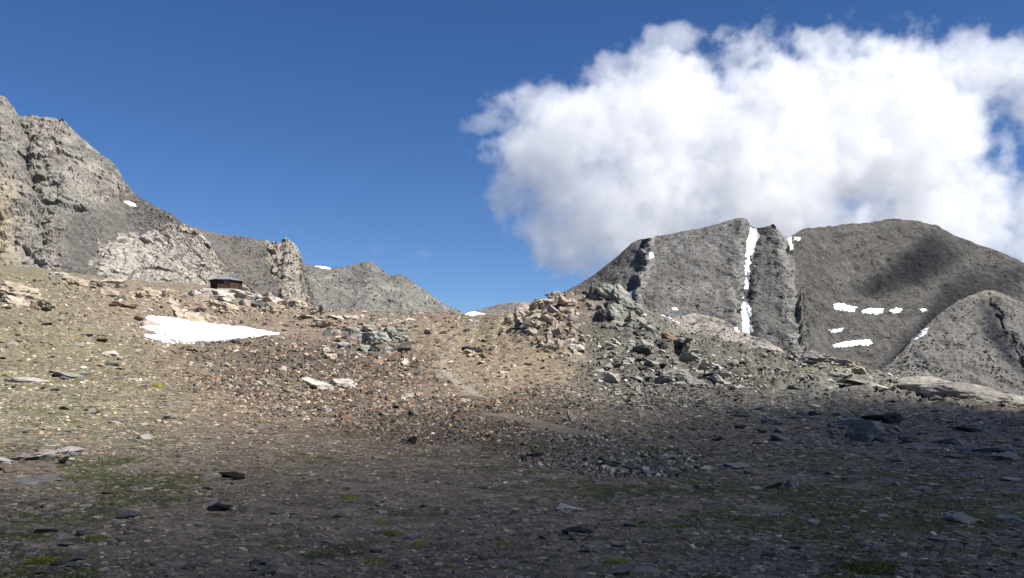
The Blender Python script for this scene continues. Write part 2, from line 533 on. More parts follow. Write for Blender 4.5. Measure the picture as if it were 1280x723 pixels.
def cliff_tint(x, y, z, px, py):
    ap, pale, gully = cliff_zones(x, y, z, px, py)
    c = np.zeros((len(x), 3)) + np.array([.305, .28, .245])
    n = fbm(x / 12, y / 12, z / 5, 4)
    c = c * (1 + .3 * n[:, None])
    c = mixc(c, (.20, .195, .18), sstep(.15, .5, fbm(x / 22 + 3, y / 22, z / 14, 3)) * .7)
    c = mixc(c, (.40, .33, .21), sstep(35, 0, px) * sstep(180, 260, py) * .7)
    c = mixc(c, (.15, .138, .125), ap * (1 - pale))
    c = mixc(c, (.46, .42, .37), pale * .85)
    c = mixc(c, (.19, .185, .165), gully * .7)
    return np.clip(c * .80, .03, .8)
mountain('left_cliff', -420, 335, 420,
         [(-420, 10), (-200, 70), (-60, 102), (-10, 114), (4, 119), (14, 129), (22, 141), (34, 145), (62, 147), (80, 152), (93, 165), (108, 176), (124, 189), (138, 201), (150, 216), (158, 232), (168, 243), (182, 252), (200, 262), (216, 268), (222, 275), (235, 283), (250, 293), (264, 308), (274, 326), (290, 344), (306, 362), (335, 385)],
         [(-420, 345), (0, 362), (200, 372), (335, 392)], [(-420, 225), (0, 232), (250, 236), (335, 240)], [(-420, 330), (0, 320), (150, 325), (260, 285), (335, 250)],
         250, cliff_disp, cliff_tint, M_CLIFF)

# dark scree ridge with a pale rock pillar
def pillar(px, py):
    w = 9 * fbm(px / 12, py / 12, None, 3)
    lft = np.interp(py, [295, 330, 360, 395], [338, 334, 350, 372])
    rgt = np.interp(py, [295, 330, 360, 395], [376, 383, 390, 400])
    return sstep(-6, 5, px + w - lft) * sstep(6, -4, px - rgt)
def scree_disp(x, y, z, px, py):
    p = pillar(px, py)
    return fbm(x / 40, y / 40, z / 40, 3) * 3 + fbm(x / 4, y / 4, z / 4, 3) * .5 + p * (.4 + cells(x / 5, (z + .2 * x) / 3.2, 3) * 3.2 + cells(x / 2, (z + .2 * x) / 1.4, 4) * 1.3)
def scree_tint(x, y, z, px, py):
    c = np.zeros((len(x), 3)) + np.array([.135, .122, .106])
    c = mixc(c, (.19, .165, .135), sstep(0, .5, fbm(x / 30 + z / 30, y / 60, z / 60, 3)) * .5)
    c = mixc(c, (.15, .145, .14), sstep(.1, .5, fbm(x / 9, y / 9, z / 9, 3)))
    return mixc(c, (.30, .27, .225), pillar(px, py) * .9)
mountain('scree_ridge', 215, 408, 210,
         [(215, 270), (235, 283), (250, 287), (270, 291), (300, 295), (330, 300), (345, 301), (357, 299), (368, 304), (374, 312), (379, 328), (384, 345), (390, 362), (396, 383), (408, 402)],
         [(215, 385), (408, 410)], [(215, 300), (408, 290)], [(215, 460), (330, 450), (375, 430), (408, 310)], 120, scree_disp, scree_tint, M_CLIFF)

def far_disp(x, y, z, px, py):
    return fbm(x / 60, y / 60, z / 60, 4) * 5 + ridged(x / 22, y / 22, z / 16, 4) * 3.0 * sstep(-.2, .5, fbm(x / 80, y / 80, z / 50, 2)) + fbm(x / 5, y / 5, z / 5, 3) * .8
def far_tint(x, y, z, px, py):
    c = np.zeros((len(x), 3)) + np.array([.175, .168, .15])
    c = mixc(c, (.25, .235, .205), sstep(.05, .6, fbm(x / 26, y / 26, z / 26, 4)) * .7)
    c = mixc(c, (.13, .12, .11), sstep(.1, .5, fbm(x / 70 + 4, y / 70, z / 30, 3)) * .6)
    return c
mountain('far_ridge', 350, 640, 250,
         [(350, 331), (385, 332), (400, 334), (420, 335), (436, 333), (447, 331), (458, 330), (466, 331), (474, 337), (484, 345), (492, 348), (503, 347), (512, 353), (526, 361), (540, 370), (556, 380), (574, 389), (600, 398), (640, 412)],
         415, [(350, 560), (640, 600)], [(350, 700), (560, 720), (640, 620)], 90, far_disp, far_tint, M_MOUNT)
mountain('far_hill', 540, 800, 160,
         [(540, 402), (575, 394), (592, 388), (610, 383), (626, 380), (645, 378), (668, 376), (700, 382), (740, 392), (800, 402)],
         415, [(540, 1400), (800, 1400)], [(540, 1600), (800, 1600)], 40, far_disp, far_tint, M_MOUNT)

# right massif
def gully_x(py): return np.interp(py, [270, 285, 305, 325, 345, 360, 374, 390, 415, 440], [946, 944, 939, 936.5, 934.5, 933, 931, 932, 935, 938])
def edge_x(py): return np.interp(py, [270, 300, 330, 360, 400, 430], [984, 987, 990, 996, 1000, 1003])
def rib_x(py): return np.interp(py, [295, 320, 350, 380, 410], [809, 806, 797, 791, 786])
def mwarp(px, py): return px + 5 * fbm(px / 16, py / 9, None, 3)
def massif_depth(px, py):
    px = mwarp(px, py)
    e = px - edge_x(py)
    d = np.where(e > 0, 1, 0) * (45 * sstep(0, 10, e) + 160 * sstep(8, 200, e))
    g = px - gully_x(py)
    d = d + 26 * np.exp(-(g / 6.0) ** 2) - 4 * np.exp(-((g + 14) / 9.0) ** 2)
    r = px - rib_x(py)
    d = d + 13 * sstep(0, -7, r) * sstep(-90, -5, r) - 10 * np.exp(-((r - 3) / 5) ** 2)
    d = d - 8 * np.exp(-((px - edge_x(py) + 10) / 12.0) ** 2)
    d = d + 40 * sstep(830, 700, px)
    return d
def massif_disp(x, y, z, px, py):
    px = mwarp(px, py)
    e = px - edge_x(py)
    face = sstep(2, -4, e)
    tower = np.exp(-((px - edge_x(py) + 12) / 16) ** 2) + .8 * np.exp(-((px - gully_x(py) + 12) / 9) ** 2) + np.exp(-((px - rib_x(py) - 4) / 8) ** 2)
    d = fbm(x / 90, y / 90, z / 90, 3) * 6
    d = d + fbm(x / 13, y / 13, z / 45, 4) * 1.7 * face               # upright ribs of the slabby face
    d = d + (ridged(x / 16, y / 16, z / 14, 4) * 5 - 3) * np.clip(tower, 0, 1)
    d = d + fbm(x / 7, y / 7, z / 7, 3) * 1.0 + cells(x / 7, (z + .1 * x) / 5, 5) * 1.6 * np.clip(tower + .25, 0, 1)
    d = d + (1 - face) * (ridged(x / 45 + z / 60, y / 45, z / 45, 4) * 3.6 + fbm(x / 14, y / 14, z / 10, 3) * 1.5 + fbm(x / 150, y / 150, z / 150, 2) * 14)
    return d * sstep(0, 1, np.ones_like(px))
def massif_tint(x, y, z, px, py):
    px = mwarp(px, py)
    e = px - edge_x(py)
    c = np.zeros((len(x), 3)) + np.array([.168, .160, .150])
    st = fbm(x / 12, y / 40, z / 110, 4)
    c = c * (1 + .22 * st[:, None])
    c = mixc(c, (.225, .22, .212), sstep(.1, .6, fbm(x / 22, y / 22, z / 40, 4)) * .7)
    tower = np.clip(np.exp(-((px - edge_x(py) + 8) / 12) ** 2) + np.exp(-((px - rib_x(py) - 4) / 6) ** 2) + .7 * np.exp(-((px - gully_x(py) + 12) / 7) ** 2), 0, 1)
    c = mixc(c, (.30, .29, .27), tower * sstep(-.45, .25, fbm(x / 14, y / 14, z / 10, 3)))
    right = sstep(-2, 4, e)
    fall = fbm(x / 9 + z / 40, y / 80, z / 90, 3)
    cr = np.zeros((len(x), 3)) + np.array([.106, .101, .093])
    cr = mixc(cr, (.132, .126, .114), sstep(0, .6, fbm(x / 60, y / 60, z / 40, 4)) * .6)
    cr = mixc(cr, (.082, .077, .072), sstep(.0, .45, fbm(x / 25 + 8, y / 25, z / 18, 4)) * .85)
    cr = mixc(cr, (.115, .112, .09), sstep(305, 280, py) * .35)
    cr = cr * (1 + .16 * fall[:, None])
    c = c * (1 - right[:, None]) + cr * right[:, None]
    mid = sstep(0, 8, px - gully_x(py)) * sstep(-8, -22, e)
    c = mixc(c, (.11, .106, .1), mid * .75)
    c = mixc(c, (.145, .132, .115), sstep(800, 770, px) * .7)
    c = c * .80
    return np.clip(c, .03, .7)
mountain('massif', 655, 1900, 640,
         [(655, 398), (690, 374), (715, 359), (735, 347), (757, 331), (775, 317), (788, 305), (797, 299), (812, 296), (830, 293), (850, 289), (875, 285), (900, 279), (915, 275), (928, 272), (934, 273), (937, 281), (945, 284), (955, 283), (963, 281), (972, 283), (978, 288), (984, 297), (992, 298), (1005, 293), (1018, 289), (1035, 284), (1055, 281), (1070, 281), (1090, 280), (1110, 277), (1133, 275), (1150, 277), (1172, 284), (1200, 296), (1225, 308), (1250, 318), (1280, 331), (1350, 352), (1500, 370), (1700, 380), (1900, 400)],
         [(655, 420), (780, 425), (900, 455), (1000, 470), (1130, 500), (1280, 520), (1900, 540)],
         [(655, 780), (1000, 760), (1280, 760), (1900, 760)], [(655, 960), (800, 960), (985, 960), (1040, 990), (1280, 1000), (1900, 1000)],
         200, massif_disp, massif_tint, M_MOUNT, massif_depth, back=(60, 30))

# pale dome below the massif
def dome_disp(x, y, z, px, py):
    return fbm(x / 30, y / 30, z / 30, 3) * 3 + ridged(x / 9, y / 9, z / 9, 4) * 2.4 + fbm(x / 2.5, y / 2.5, z / 2.5, 3) * .6
def dome_tint(x, y, z, px, py):
    c = np.zeros((len(x), 3)) + np.array([.30, .27, .235])
    c = mixc(c, (.17, .16, .14), sstep(0, .5, fbm(x / 10, y / 10, z / 6, 4)) * .6)
    return c
mountain('rock_dome', 770, 1010, 200,
         [(770, 425), (800, 408), (818, 402), (835, 397), (852, 393), (870, 392), (888, 395), (905, 402), (918, 411), (930, 419), (948, 427), (965, 434), (985, 441), (1010, 455)],
         460, [(770, 300), (1010, 300)], [(770, 330), (870, 390), (1010, 330)], 90, dome_disp, dome_tint, M_CLIFF)

# right buttress with a low rib; an added cloud shades its hollow
def brib(py): return np.interp(py, [360, 372, 400, 430, 470, 510], [1240, 1247, 1262, 1276, 1296, 1316])
def butt_depth(px, py):
    r = px - brib(py) + 9 * fbm(px / 14, py / 16, None, 3)
    d = -8 * np.exp(-(np.maximum(r, 0) / 40) ** 2) * (r >= 0) + np.where(r < 0, -8 * sstep(-26, 0, r), 0)
    d = d + 3 * np.exp(-((r + 16) / 12) ** 2)
    return d * sstep(366, 380, py)
def butt_disp(x, y, z, px, py):
    return fbm(x / 40, y / 40, z / 40, 3) * 3.5 + ridged(x / 14, y / 14, z / 20, 4) * 3.0 + fbm(x / 3, y / 3, z / 3, 3) * .7
def butt_tint(x, y, z, px, py):
    c = np.zeros((len(x), 3)) + np.array([.145, .138, .128])
    c = mixc(c, (.125, .118, .108), sstep(0, .5, fbm(x / 16, y / 16, z / 30, 4)) * .7)
    c = mixc(c, (.25, .238, .215), sstep(.1, .5, fbm(x / 8, y / 8, z / 40 + 3, 3)) * sstep(1190, 1120, px) * .8)
    c = mixc(c, (.26, .235, .16), sstep(382, 368, py) * .6)
    return c
mountain('right_buttress', 1085, 1640, 330,
         [(1085, 478), (1105, 462), (1122, 447), (1140, 428), (1158, 409), (1176, 393), (1195, 380), (1212, 371), (1228, 366), (1240, 364), (1250, 367), (1262, 372), (1280, 380), (1330, 395), (1450, 420), (1640, 440)],
         [(1085, 500), (1280, 540), (1640, 560)], [(1085, 330), (1640, 330)], [(1085, 380), (1240, 480), (1640, 480)], 150, butt_disp, butt_tint, M_CLIFF, butt_depth)

# ------------------------------------------------------------------ hit test through a photo pixel (mountains first come first served by distance)
def hit(px, py, names):
    d = Vector(((px - 640) / F, 1, (HOR - py) / F)).normalized()
    best = None
    for n in names:
        loc, nor, idx, dist = BVH[n].ray_cast(Vector((0, 0, EYE)), d)
        if loc is not None and (best is None or dist < best[2]): best = (loc, nor, dist)
    return best

# ------------------------------------------------------------------ snow
def inside(poly, x, y):
    r = np.zeros(x.shape, bool); n = len(poly)
    for i in range(n):
        (x0, y0), (x1, y1) = poly[i], poly[(i + 1) % n]
        c = ((y0 > y) != (y1 > y))
        with np.errstate(divide='ignore', invalid='ignore'):
            r ^= c & (x < (x1 - x0) * (y - y0) / (y1 - y0 + 1e-12) + x0)
    return r
def edge_dist(poly, x, y):
    d = np.full(x.shape, 1e9); n = len(poly)
    for i in range(n):
        (x0, y0), (x1, y1) = poly[i], poly[(i + 1) % n]
        dx, dy = x1 - x0, y1 - y0
        t = np.clip(((x - x0) * dx + (y - y0) * dy) / (dx * dx + dy * dy + 1e-9), 0, 1)
        d = np.minimum(d, np.hypot(x - x0 - t * dx, y - y0 - t * dy))
    return d
def snow(poly, label, names=None, step=1.0, thick=.5, ragged=.5):
    p = np.array(poly, float)
    x0, y0 = p.min(0) - 2; x1, y1 = p.max(0) + 2
    xs, ys = np.arange(x0, x1 + step, step), np.arange(y0, y1 + step * .5, step * .5)
    PX, PY = np.meshgrid(xs, ys)
    rg = min(1.0, ragged * 1.6 + .25) if names else .12
    wx = PX + rg * 2.2 * fbm(PX / 5, PY / 3, None, 3); wy = PY + rg * 1.5 * fbm(PX / 4 + 7, PY / 3, None, 3)
    ins = inside(poly, wx, wy); ed = edge_dist(poly, wx, wy) * np.where(ins, 1, -1)
    keep = ed > -1.2 * step
    n = PX.shape
    P = np.zeros((*n, 3)); N = np.zeros((*n, 3)); ok = keep.copy()
    if names is None:
        cx, cyy = np.linspace(xs[0], xs[-1], max(2, len(xs) // 5)), np.linspace(ys[0], ys[-1], max(2, len(ys) // 4))
        CX, CY = np.meshgrid(cx, cyy); gd = ground_at(CX.ravel(), CY.ravel())[:, 1].reshape(CX.shape)
        rowi = np.stack([np.interp(xs, cx, r_) for r_ in gd]); D0 = np.stack([np.interp(ys, cyy, rowi[:, j_]) for j_ in range(len(xs))], 1)
        gx_ = (PX - 640) / F * D0
        hz = height(gx_.ravel(), D0.ravel()).reshape(n)
        for _ in range(30):
            hz = np.pad(hz, 1, mode='edge'); hz = (hz[:-2, 1:-1] + hz[2:, 1:-1] + hz[1:-1, :-2] + hz[1:-1, 2:] + 2 * hz[1:-1, 1:-1]) / 6
        P[..., 0], P[..., 1], P[..., 2] = gx_, D0, hz + .18; N[..., 2] = 1
        P[..., 2] += 0
    else:
        for i in range(n[0]):
            for j in range(n[1]):
                if keep[i, j]:
                    h = hit(PX[i, j], PY[i, j], names)
                    if h is None: ok[i, j] = False
                    else:
                        P[i, j] = h[0]; nn = h[1]; N[i, j] = nn if nn.y < 0 else -nn
    # even out the rock steps under the snow
    if names is not None:
        D = np.where(ok, P[..., 1], 0)
        for _ in range(4):
            s = np.zeros(n); c = np.zeros(n)
            for a in (-1, 0, 1):
                for b in (-1, 0, 1):
                    s += np.roll(np.roll(np.where(ok, D, 0), a, 0), b, 1); c += np.roll(np.roll(ok.astype(float), a, 0), b, 1)
            D = np.where(ok, np.minimum(D, s / np.maximum(c, 1)), 0)
        for k_ in range(1):
            P[..., 0] = (PX - 640) / F * D; P[..., 1] = D; P[..., 2] = EYE + (HOR - PY) / F * D
        N[:] = (0, -.75, .66)
    thick = thick * .5
    lift = thick * np.clip(ed / (3.5 * step), -1, 1)
    P = P + N * lift[..., None]
    q = grid_quads(*n)
    okf = ok.ravel(); q = q[okf[q].all(1)]
    if len(q) == 0: return
    used, inv = np.unique(q, return_inverse=True)
    V = P.reshape(-1, 3)[used]; ctr = V.mean(0)
    # a base sheet below makes it a solid
    Vb = V - N.reshape(-1, 3)[used] * (thick * 1.2)
    q = inv.reshape(-1, 4)
    nv = len(V)
    e = np.concatenate([q[:, [0, 1]], q[:, [1, 2]], q[:, [2, 3]], q[:, [3, 0]]])
    key = np.sort(e, 1); _, fi, cnt = np.unique(key, axis=0, return_index=True, return_counts=True)
    be = e[fi[cnt == 1]]
    side = np.stack([be[:, 1], be[:, 0], be[:, 0] + nv, be[:, 1] + nv], 1)
    V = np.vstack([V, Vb]) - ctr
    o = link('snow_patch', mesh_from('snow_patch', V, np.concatenate([q[:, ::-1], q + nv, side]), None, True), M_SNOW)
    o.location = ctr
    tag(o, label, 'snow', 'old snow patches left on the rock')

snow([(188, 396), (215, 399), (248, 403), (270, 406), (293, 409.5), (312, 412), (329, 415), (349, 418.5), (330, 419.5), (314, 422), (293, 423.5), (265, 426.4), (242, 429), (229, 428), (222, 425), (204, 419.4), (188, 413.6), (174, 408), (183.6, 405.4), (187, 405.5), (183, 399)],
     'large white wedge-shaped snow patch in the hollow below the hut', None, 1.0, .35, .35)
snow([(181, 420), (192, 418.5), (205, 420), (216, 424), (223, 428), (208, 428.5), (194, 426)], 'narrow tongue of snow at the lower left edge of the large snow patch', None, 1.0, .3, .3)
MS = ['massif', 'rock_dome', 'right_buttress']
snow([(937.8, 285), (933.5, 305), (931.8, 325), (931.8, 342), (931.5, 360), (929.8, 372), (926.5, 386), (928.5, 402), (928.5, 414), (936, 421), (942, 414), (938, 404), (939, 387), (933.5, 374.5), (937.5, 347), (936, 334.7), (941, 322), (945, 306), (949.7, 295), (944, 287)],
     'long white snow couloir running down the cleft of the massif', ['massif'], 1.0, 3.5, .3)
snow([(916, 409), (921, 410), (926, 415), (921, 416)], 'small snow scrap left of the foot of the snow couloir', MS, .8, 1.5, .2)
snow([(984, 296.5), (989, 297), (991.5, 310), (989, 313.5), (986.5, 305)], 'snow streak beside the top of the dark rock tower', ['massif'], .8, 2.0, .2)
snow([(992, 296.5), (1000, 297.5), (999, 300), (992, 300)], 'snow strip in the notch right of the rock tower', ['massif'], .8, 1.5, .2)
snow([(1042, 380), (1054.6, 379.5), (1062, 383), (1070.7, 384.5), (1067, 389.5), (1051, 388), (1043, 385)], 'leftmost of the three snow patches lined up in the bowl', MS, 1.0, 2.2, .3)
snow([(1076, 389), (1086, 386), (1104, 386.7), (1102, 391.7), (1080, 391.7)], 'middle one of the three snow patches lined up in the bowl', MS, 1.0, 2.0, .3)
snow([(1112, 388.5), (1120, 385), (1127, 386.5), (1123.6, 390.6), (1115, 390.8)], 'rightmost of the three snow patches lined up in the bowl', MS, .9, 2.0, .2)
snow([(1150, 387), (1154, 386.2), (1158, 387.3), (1154, 389.6)], 'tiny snow scrap alone in the bowl below the cloud shadow', MS, .8, 1.4, .2)
snow([(1037, 413), (1046, 411), (1055, 410.5), (1051, 414.2), (1040, 415)], 'thin snow sliver above the lowest snow patch of the bowl', MS, .9, 1.6, .2)
snow([(1041, 431), (1052, 428.5), (1062, 427), (1088, 425), (1089.5, 430), (1072, 432), (1044, 434)], 'lowest and widest snow patch at the foot of the bowl', MS, 1.0, 2.2, .3)
snow([(1138, 427), (1147, 418.5), (1160, 413), (1157, 417), (1144, 425)], 'slanting snow streak on the edge of the right buttress', MS, .9, 1.5, .2)
snow([(1150, 413.6), (1161, 409), (1160, 411.5), (1152, 415)], 'short upper snow streak on the edge of the right buttress', MS, .8, 1.2, .2)
snow([(816, 395), (826, 393.5), (837, 397.5), (848, 403.7), (841, 403.2), (832, 401.5), (819, 399)], 'snow patch at the foot of the massif above the grey outcrop', MS, 1.0, 1.6, .3)
snow([(840, 385.5), (845, 385), (847.5, 387.5), (842, 388)], 'small snow scrap just above the snow at the massif foot', MS, .8, 1.4, .2)
snow([(786.5, 371), (788, 365), (790.5, 364), (790, 371)], 'narrow snow scrap in the dark cleft of the left rib', MS, .7, 1.5, .1)
snow([(811.5, 323), (812.5, 316), (816, 317), (817.5, 321.5)], 'small snow spot near the top of the left rib', MS, .7, 1.6, .1)
snow([(155, 252), (161, 252), (170, 256), (170, 258.5), (163, 257)], 'small snow scrap below the left cliff top', ['left_cliff'], .8, .6, .1)
snow([(394, 333), (400, 331.5), (408, 333.5), (415, 337), (404, 336)], 'snow strip on the crest of the far ridge', ['far_ridge'], .8, 1.6, .1)
snow([(578, 391), (588, 389.5), (606, 392.5), (606, 396), (590, 395)], 'snow strip on the saddle below the far hill', ['far_ridge', 'far_hill'], 1.0, 2.0, .2)

# ------------------------------------------------------------------ rocks
def hull_rock(seed, npts, flat, detail=0, rough=.05, boxy=.5):
    r = np.random.default_rng(seed)
    p = r.normal(size=(npts, 3)); p /= np.linalg.norm(p, axis=1)[:, None]
    q = p / np.abs(p).max(1)[:, None]
    p = p * (1 - boxy) + q * boxy * .8
    p *= (.82 + .18 * r.random((npts, 1)))
    p[:, 2] *= flat
    bm = bmesh.new()
    vs_ = [bm.verts.new(v) for v in p]
    res = bmesh.ops.convex_hull(bm, input=vs_)
    bmesh.ops.delete(bm, geom=[g for g in res['geom_interior'] if isinstance(g, bmesh.types.BMVert)], context='VERTS')
    if detail:
        bmesh.ops.dissolve_limit(bm, angle_limit=math.radians(12), verts=bm.verts, edges=bm.edges)
        bmesh.ops.triangulate(bm, faces=bm.faces)
        bmesh.ops.subdivide_edges(bm, edges=bm.edges, cuts=detail, use_grid_fill=True)
        bmesh.ops.triangulate(bm, faces=bm.faces)
        co = np.array([v.co for v in bm.verts])
        o = seed * 3.7
        d = fbm(co[:, 0] * 1.6 + o, co[:, 1] * 1.6, co[:, 2] * 2.4, 4) * rough * 1.7
        led = (np.mod(co[:, 2] / flat * 3.5 + fbm(co[:, 0] + o, co[:, 1], co[:, 2], 2), 1) - .5) * rough * .9
        nn = co / np.maximum(np.linalg.norm(co / np.array([1, 1, flat]), axis=1)[:, None], .1)
        co = co + nn * (d + led)[:, None]
        for v, c in zip(bm.verts, co): v.co = c
    bmesh.ops.recalc_face_normals(bm, faces=bm.faces)
    me = bpy.data.meshes.new('rock'); bm.to_mesh(me); bm.free()
    me.materials.append(M_ROCK)
    return me
BLOCK = [hull_rock(100 + i, 11, .75, 0, boxy=.75) for i in range(10)]
SLAB = [hull_rock(200 + i, 12, .28, 0, boxy=.85) for i in range(12)]
DBLOCK = [hull_rock(300 + i, 12, .72, 4, .13, .75) for i in range(8)]
DSLAB = [hull_rock(400 + i, 13, .26, 4, .09, .85) for i in range(8)]
WHALE = [hull_rock(500 + i, 22, .55, 6, .13, .3) for i in range(8)]
MOUND = [hull_rock(600 + i, 120, .45, 6, .05, .0) for i in range(3)]
for _m in MOUND: _m.materials[0] = M_ROCK_MASSIVE
KIND = dict(mound=MOUND, block=BLOCK, slab=SLAB, dblock=DBLOCK, dslab=DSLAB, whale=WHALE)
ROCKC = dict(tan=(.37, .31, .235), pink=(.34, .29, .25), pale=(.44, .40, .35), grey=(.24, .225, .20), gg=(.265, .26, .225), dark=(.085, .085, .078), black=(.022, .022, .021),
             brown=(.195, .132, .092), blue=(.20, .192, .18), white=(.43, .42, .40), buff=(.32, .29, .245), rust=(.27, .185, .125))

def rock(kind, px, py, wpx, hpx, colour, dip=0.0, strike=0.0, yaw=None, parent=None, name='boulder', sink=.25, deep=1.0, jitter=.12, lift=0.0, pos=None):
    """py = the foot of the rock in the photo; wpx/hpx its size there. dip: tilt seen by the camera (degrees, + = right side down)."""
    p = gpt(px, py) if pos is None else Vector(pos)
    m = random.choice(KIND[kind])
    k = p.y / F
    dims = np.ptp(np.array([v.co for v in m.vertices]), axis=0) if m.name not in _dim else _dim[m.name]
    _dim[m.name] = dims
    w, h = wpx * k, hpx * k / (1 - sink * .6)
    s = (w / dims[0], w * deep * .9 / dims[1], h / dims[2])
    o = link(name, m, None, parent)
    yw = random.uniform(-.35, .35) + random.choice((0, math.pi)) if yaw is None else yaw
    E = Matrix.Rotation(math.radians(dip), 3, 'Y') @ Matrix.Rotation(math.radians(strike), 3, 'X') @ Matrix.Rotation(yw, 3, 'Z')
    o.rotation_euler = E.to_euler()
    loc = p + Vector((0, w * .3 * deep, h * (.5 - sink) + lift))
    o.location = loc - (parent.location if parent is not None else Vector())
    o.scale = s
    c = .85 * np.array(ROCKC[colour]) * (1 + random.uniform(-jitter, jitter)) * (1 + np.random.default_rng(len(bpy.data.objects)).normal(size=3) * .015)
    o.color = (*np.clip(c, .01, .8), 1)
    return o
_dim = {}
def boulder(kind, px, py, w, h, colour, label, dip=0, name='boulder', cat='boulder', group=None, **kw):
    return tag(rock(kind, px, py, w, h, colour, dip, name=name, **kw), label, cat, group)

def outcrop(label, px, py, name='rock_outcrop', cat='outcrop'):
    e = bpy.data.objects.new(name, None); COL.objects.link(e)
    e.location = gpt(px, py); e.empty_display_size = .5
    return tag(e, label, cat, 'rock outcrops on the slope', 'thing')

def scatter(e, n, region, wr, hr, kinds, cols, dip, strike=0, deep=(.7, 1.2), sink=.3, dj=10):
    """n rocks within a photo polygon, the large ones first"""
    p = np.array(region, float); lo, hi = p.min(0), p.max(0); got = 0; tries = 0
    while got < n and tries < n * 60:
        tries += 1
        x, y = random.uniform(lo[0], hi[0]), random.uniform(lo[1], hi[1])
        if not inside(region, np.array([x]), np.array([y]))[0]: continue
        f = 1 - .6 * (got / n)
        w = random.uniform(*wr) * f; h = random.uniform(*hr) * f
        rock(random.choice(kinds), x, y, w, h, random.choice(cols), random.gauss(dip, dj), random.gauss(strike, dj * .7), None, e, 'rock', sink, random.uniform(*deep))
        got += 1

# O1: tan slab pile on the crest
o1 = outcrop('heap of tilted tan slabs on the crest in the middle of the photo', 690, 440)
for a in [  # px, foot row, width, height, kind, colour, dip
    (694, 375, 26, 12, 'dblock', 'pink', 15), (684, 382, 24, 13, 'dslab', 'tan', -30), (707, 384, 26, 10, 'dslab', 'tan', 28), (672, 392, 30, 14, 'dblock', 'tan', -25), (712, 372, 14, 8, 'block', 'pink', 5),
    (697, 398, 34, 9, 'dslab', 'pink', 36), (706, 394, 34, 7, 'dslab', 'tan', 36), (690, 404, 28, 9, 'dslab', 'tan', 38), (716, 402, 16, 7, 'slab', 'tan', 30),
    (655, 402, 34, 20, 'whale', 'pink', -38), (640, 406, 30, 10, 'dslab', 'tan', -35), (662, 408, 36, 12, 'dslab', 'pink', -30), (668, 400, 28, 12, 'dblock', 'tan', -28),
    (672, 415, 22, 11, 'dblock', 'tan', -8), (668, 421, 18, 10, 'block', 'pink', 8), (692, 422, 14, 22, 'dblock', 'tan', 12), (697, 427, 22, 9, 'dslab', 'pink', 42), (703, 426, 24, 7, 'dslab', 'tan', 44),
    (688, 433, 18, 12, 'dblock', 'pink', 30), (700, 434, 16, 10, 'block', 'tan', 20), (714, 424, 13, 11, 'dblock', 'pink', 5), (713, 431, 16, 8, 'block', 'pale', -4), (720, 440, 24, 10, 'dblock', 'pale', -5),
    (692, 443, 22, 9, 'dblock', 'pink', 4), (704, 446, 12, 6, 'block', 'tan', 0), (676, 432, 14, 8, 'block', 'tan', 10), (716, 412, 14, 8, 'block', 'tan', 22), (680, 440, 10, 6, 'block', 'brown', 0), (724, 392, 12, 4, 'slab', 'tan', 5)]:
    rock(a[4], a[0], a[1], a[2] * .95, a[3] * 1.1, a[5], a[6], random.gauss(-14, 8), None, o1, 'rock', .12, random.uniform(.7, 1.1))
scatter(o1, 150, [(640, 400), (690, 372), (722, 380), (735, 442), (690, 452), (660, 430)], (7, 17), (4, 9), ['block', 'slab', 'slab'], ['tan', 'pink', 'tan', 'pale', 'brown'], 28, -14)

# O2: grey-green outcrop right of it; dark rock colours stand for shaded overhangs
o2 = outcrop('grey-green craggy outcrop with dark-coloured rocks in place of shaded overhangs right of the tan slab heap', 770, 415)
for a in [
    (734, 367, 16, 9, 'dblock', 'dark', 10), (745, 378, 26, 20, 'dblock', 'dark', 25), (762, 378, 44, 20, 'dslab', 'gg', 38), (778, 385, 44, 18, 'dslab', 'gg', 36), (755, 372, 30, 12, 'dblock', 'gg', 25), (790, 396, 36, 18, 'dblock', 'gg', 40),
    (752, 402, 26, 15, 'dblock', 'gg', 14), (768, 401, 30, 13, 'dslab', 'gg', 24), (772, 396, 30, 12, 'dslab', 'gg', 25), (750, 406, 24, 12, 'dblock', 'dark', 10), (792, 408, 24, 14, 'dblock', 'gg', 30), (805, 408, 26, 12, 'dslab', 'grey', 38), (775, 410, 22, 10, 'dblock', 'gg', 12), (766, 388, 26, 10, 'dslab', 'dark', 32), (815, 416, 28, 10, 'dslab', 'gg', 30), (796, 391, 20, 12, 'dblock', 'gg', 45)]:
    rock(a[4], a[0], a[1], a[2] * .85, a[3] * 1.05, a[5], a[6], random.gauss(-14, 8), None, o2, 'rock', .2, random.uniform(.8, 1.3))
scatter(o2, 120, [(735, 368), (770, 372), (825, 415), (800, 425), (745, 412)], (8, 18), (3, 8), ['block', 'slab', 'slab'], ['gg', 'grey', 'dark', 'gg'], 25, -8)

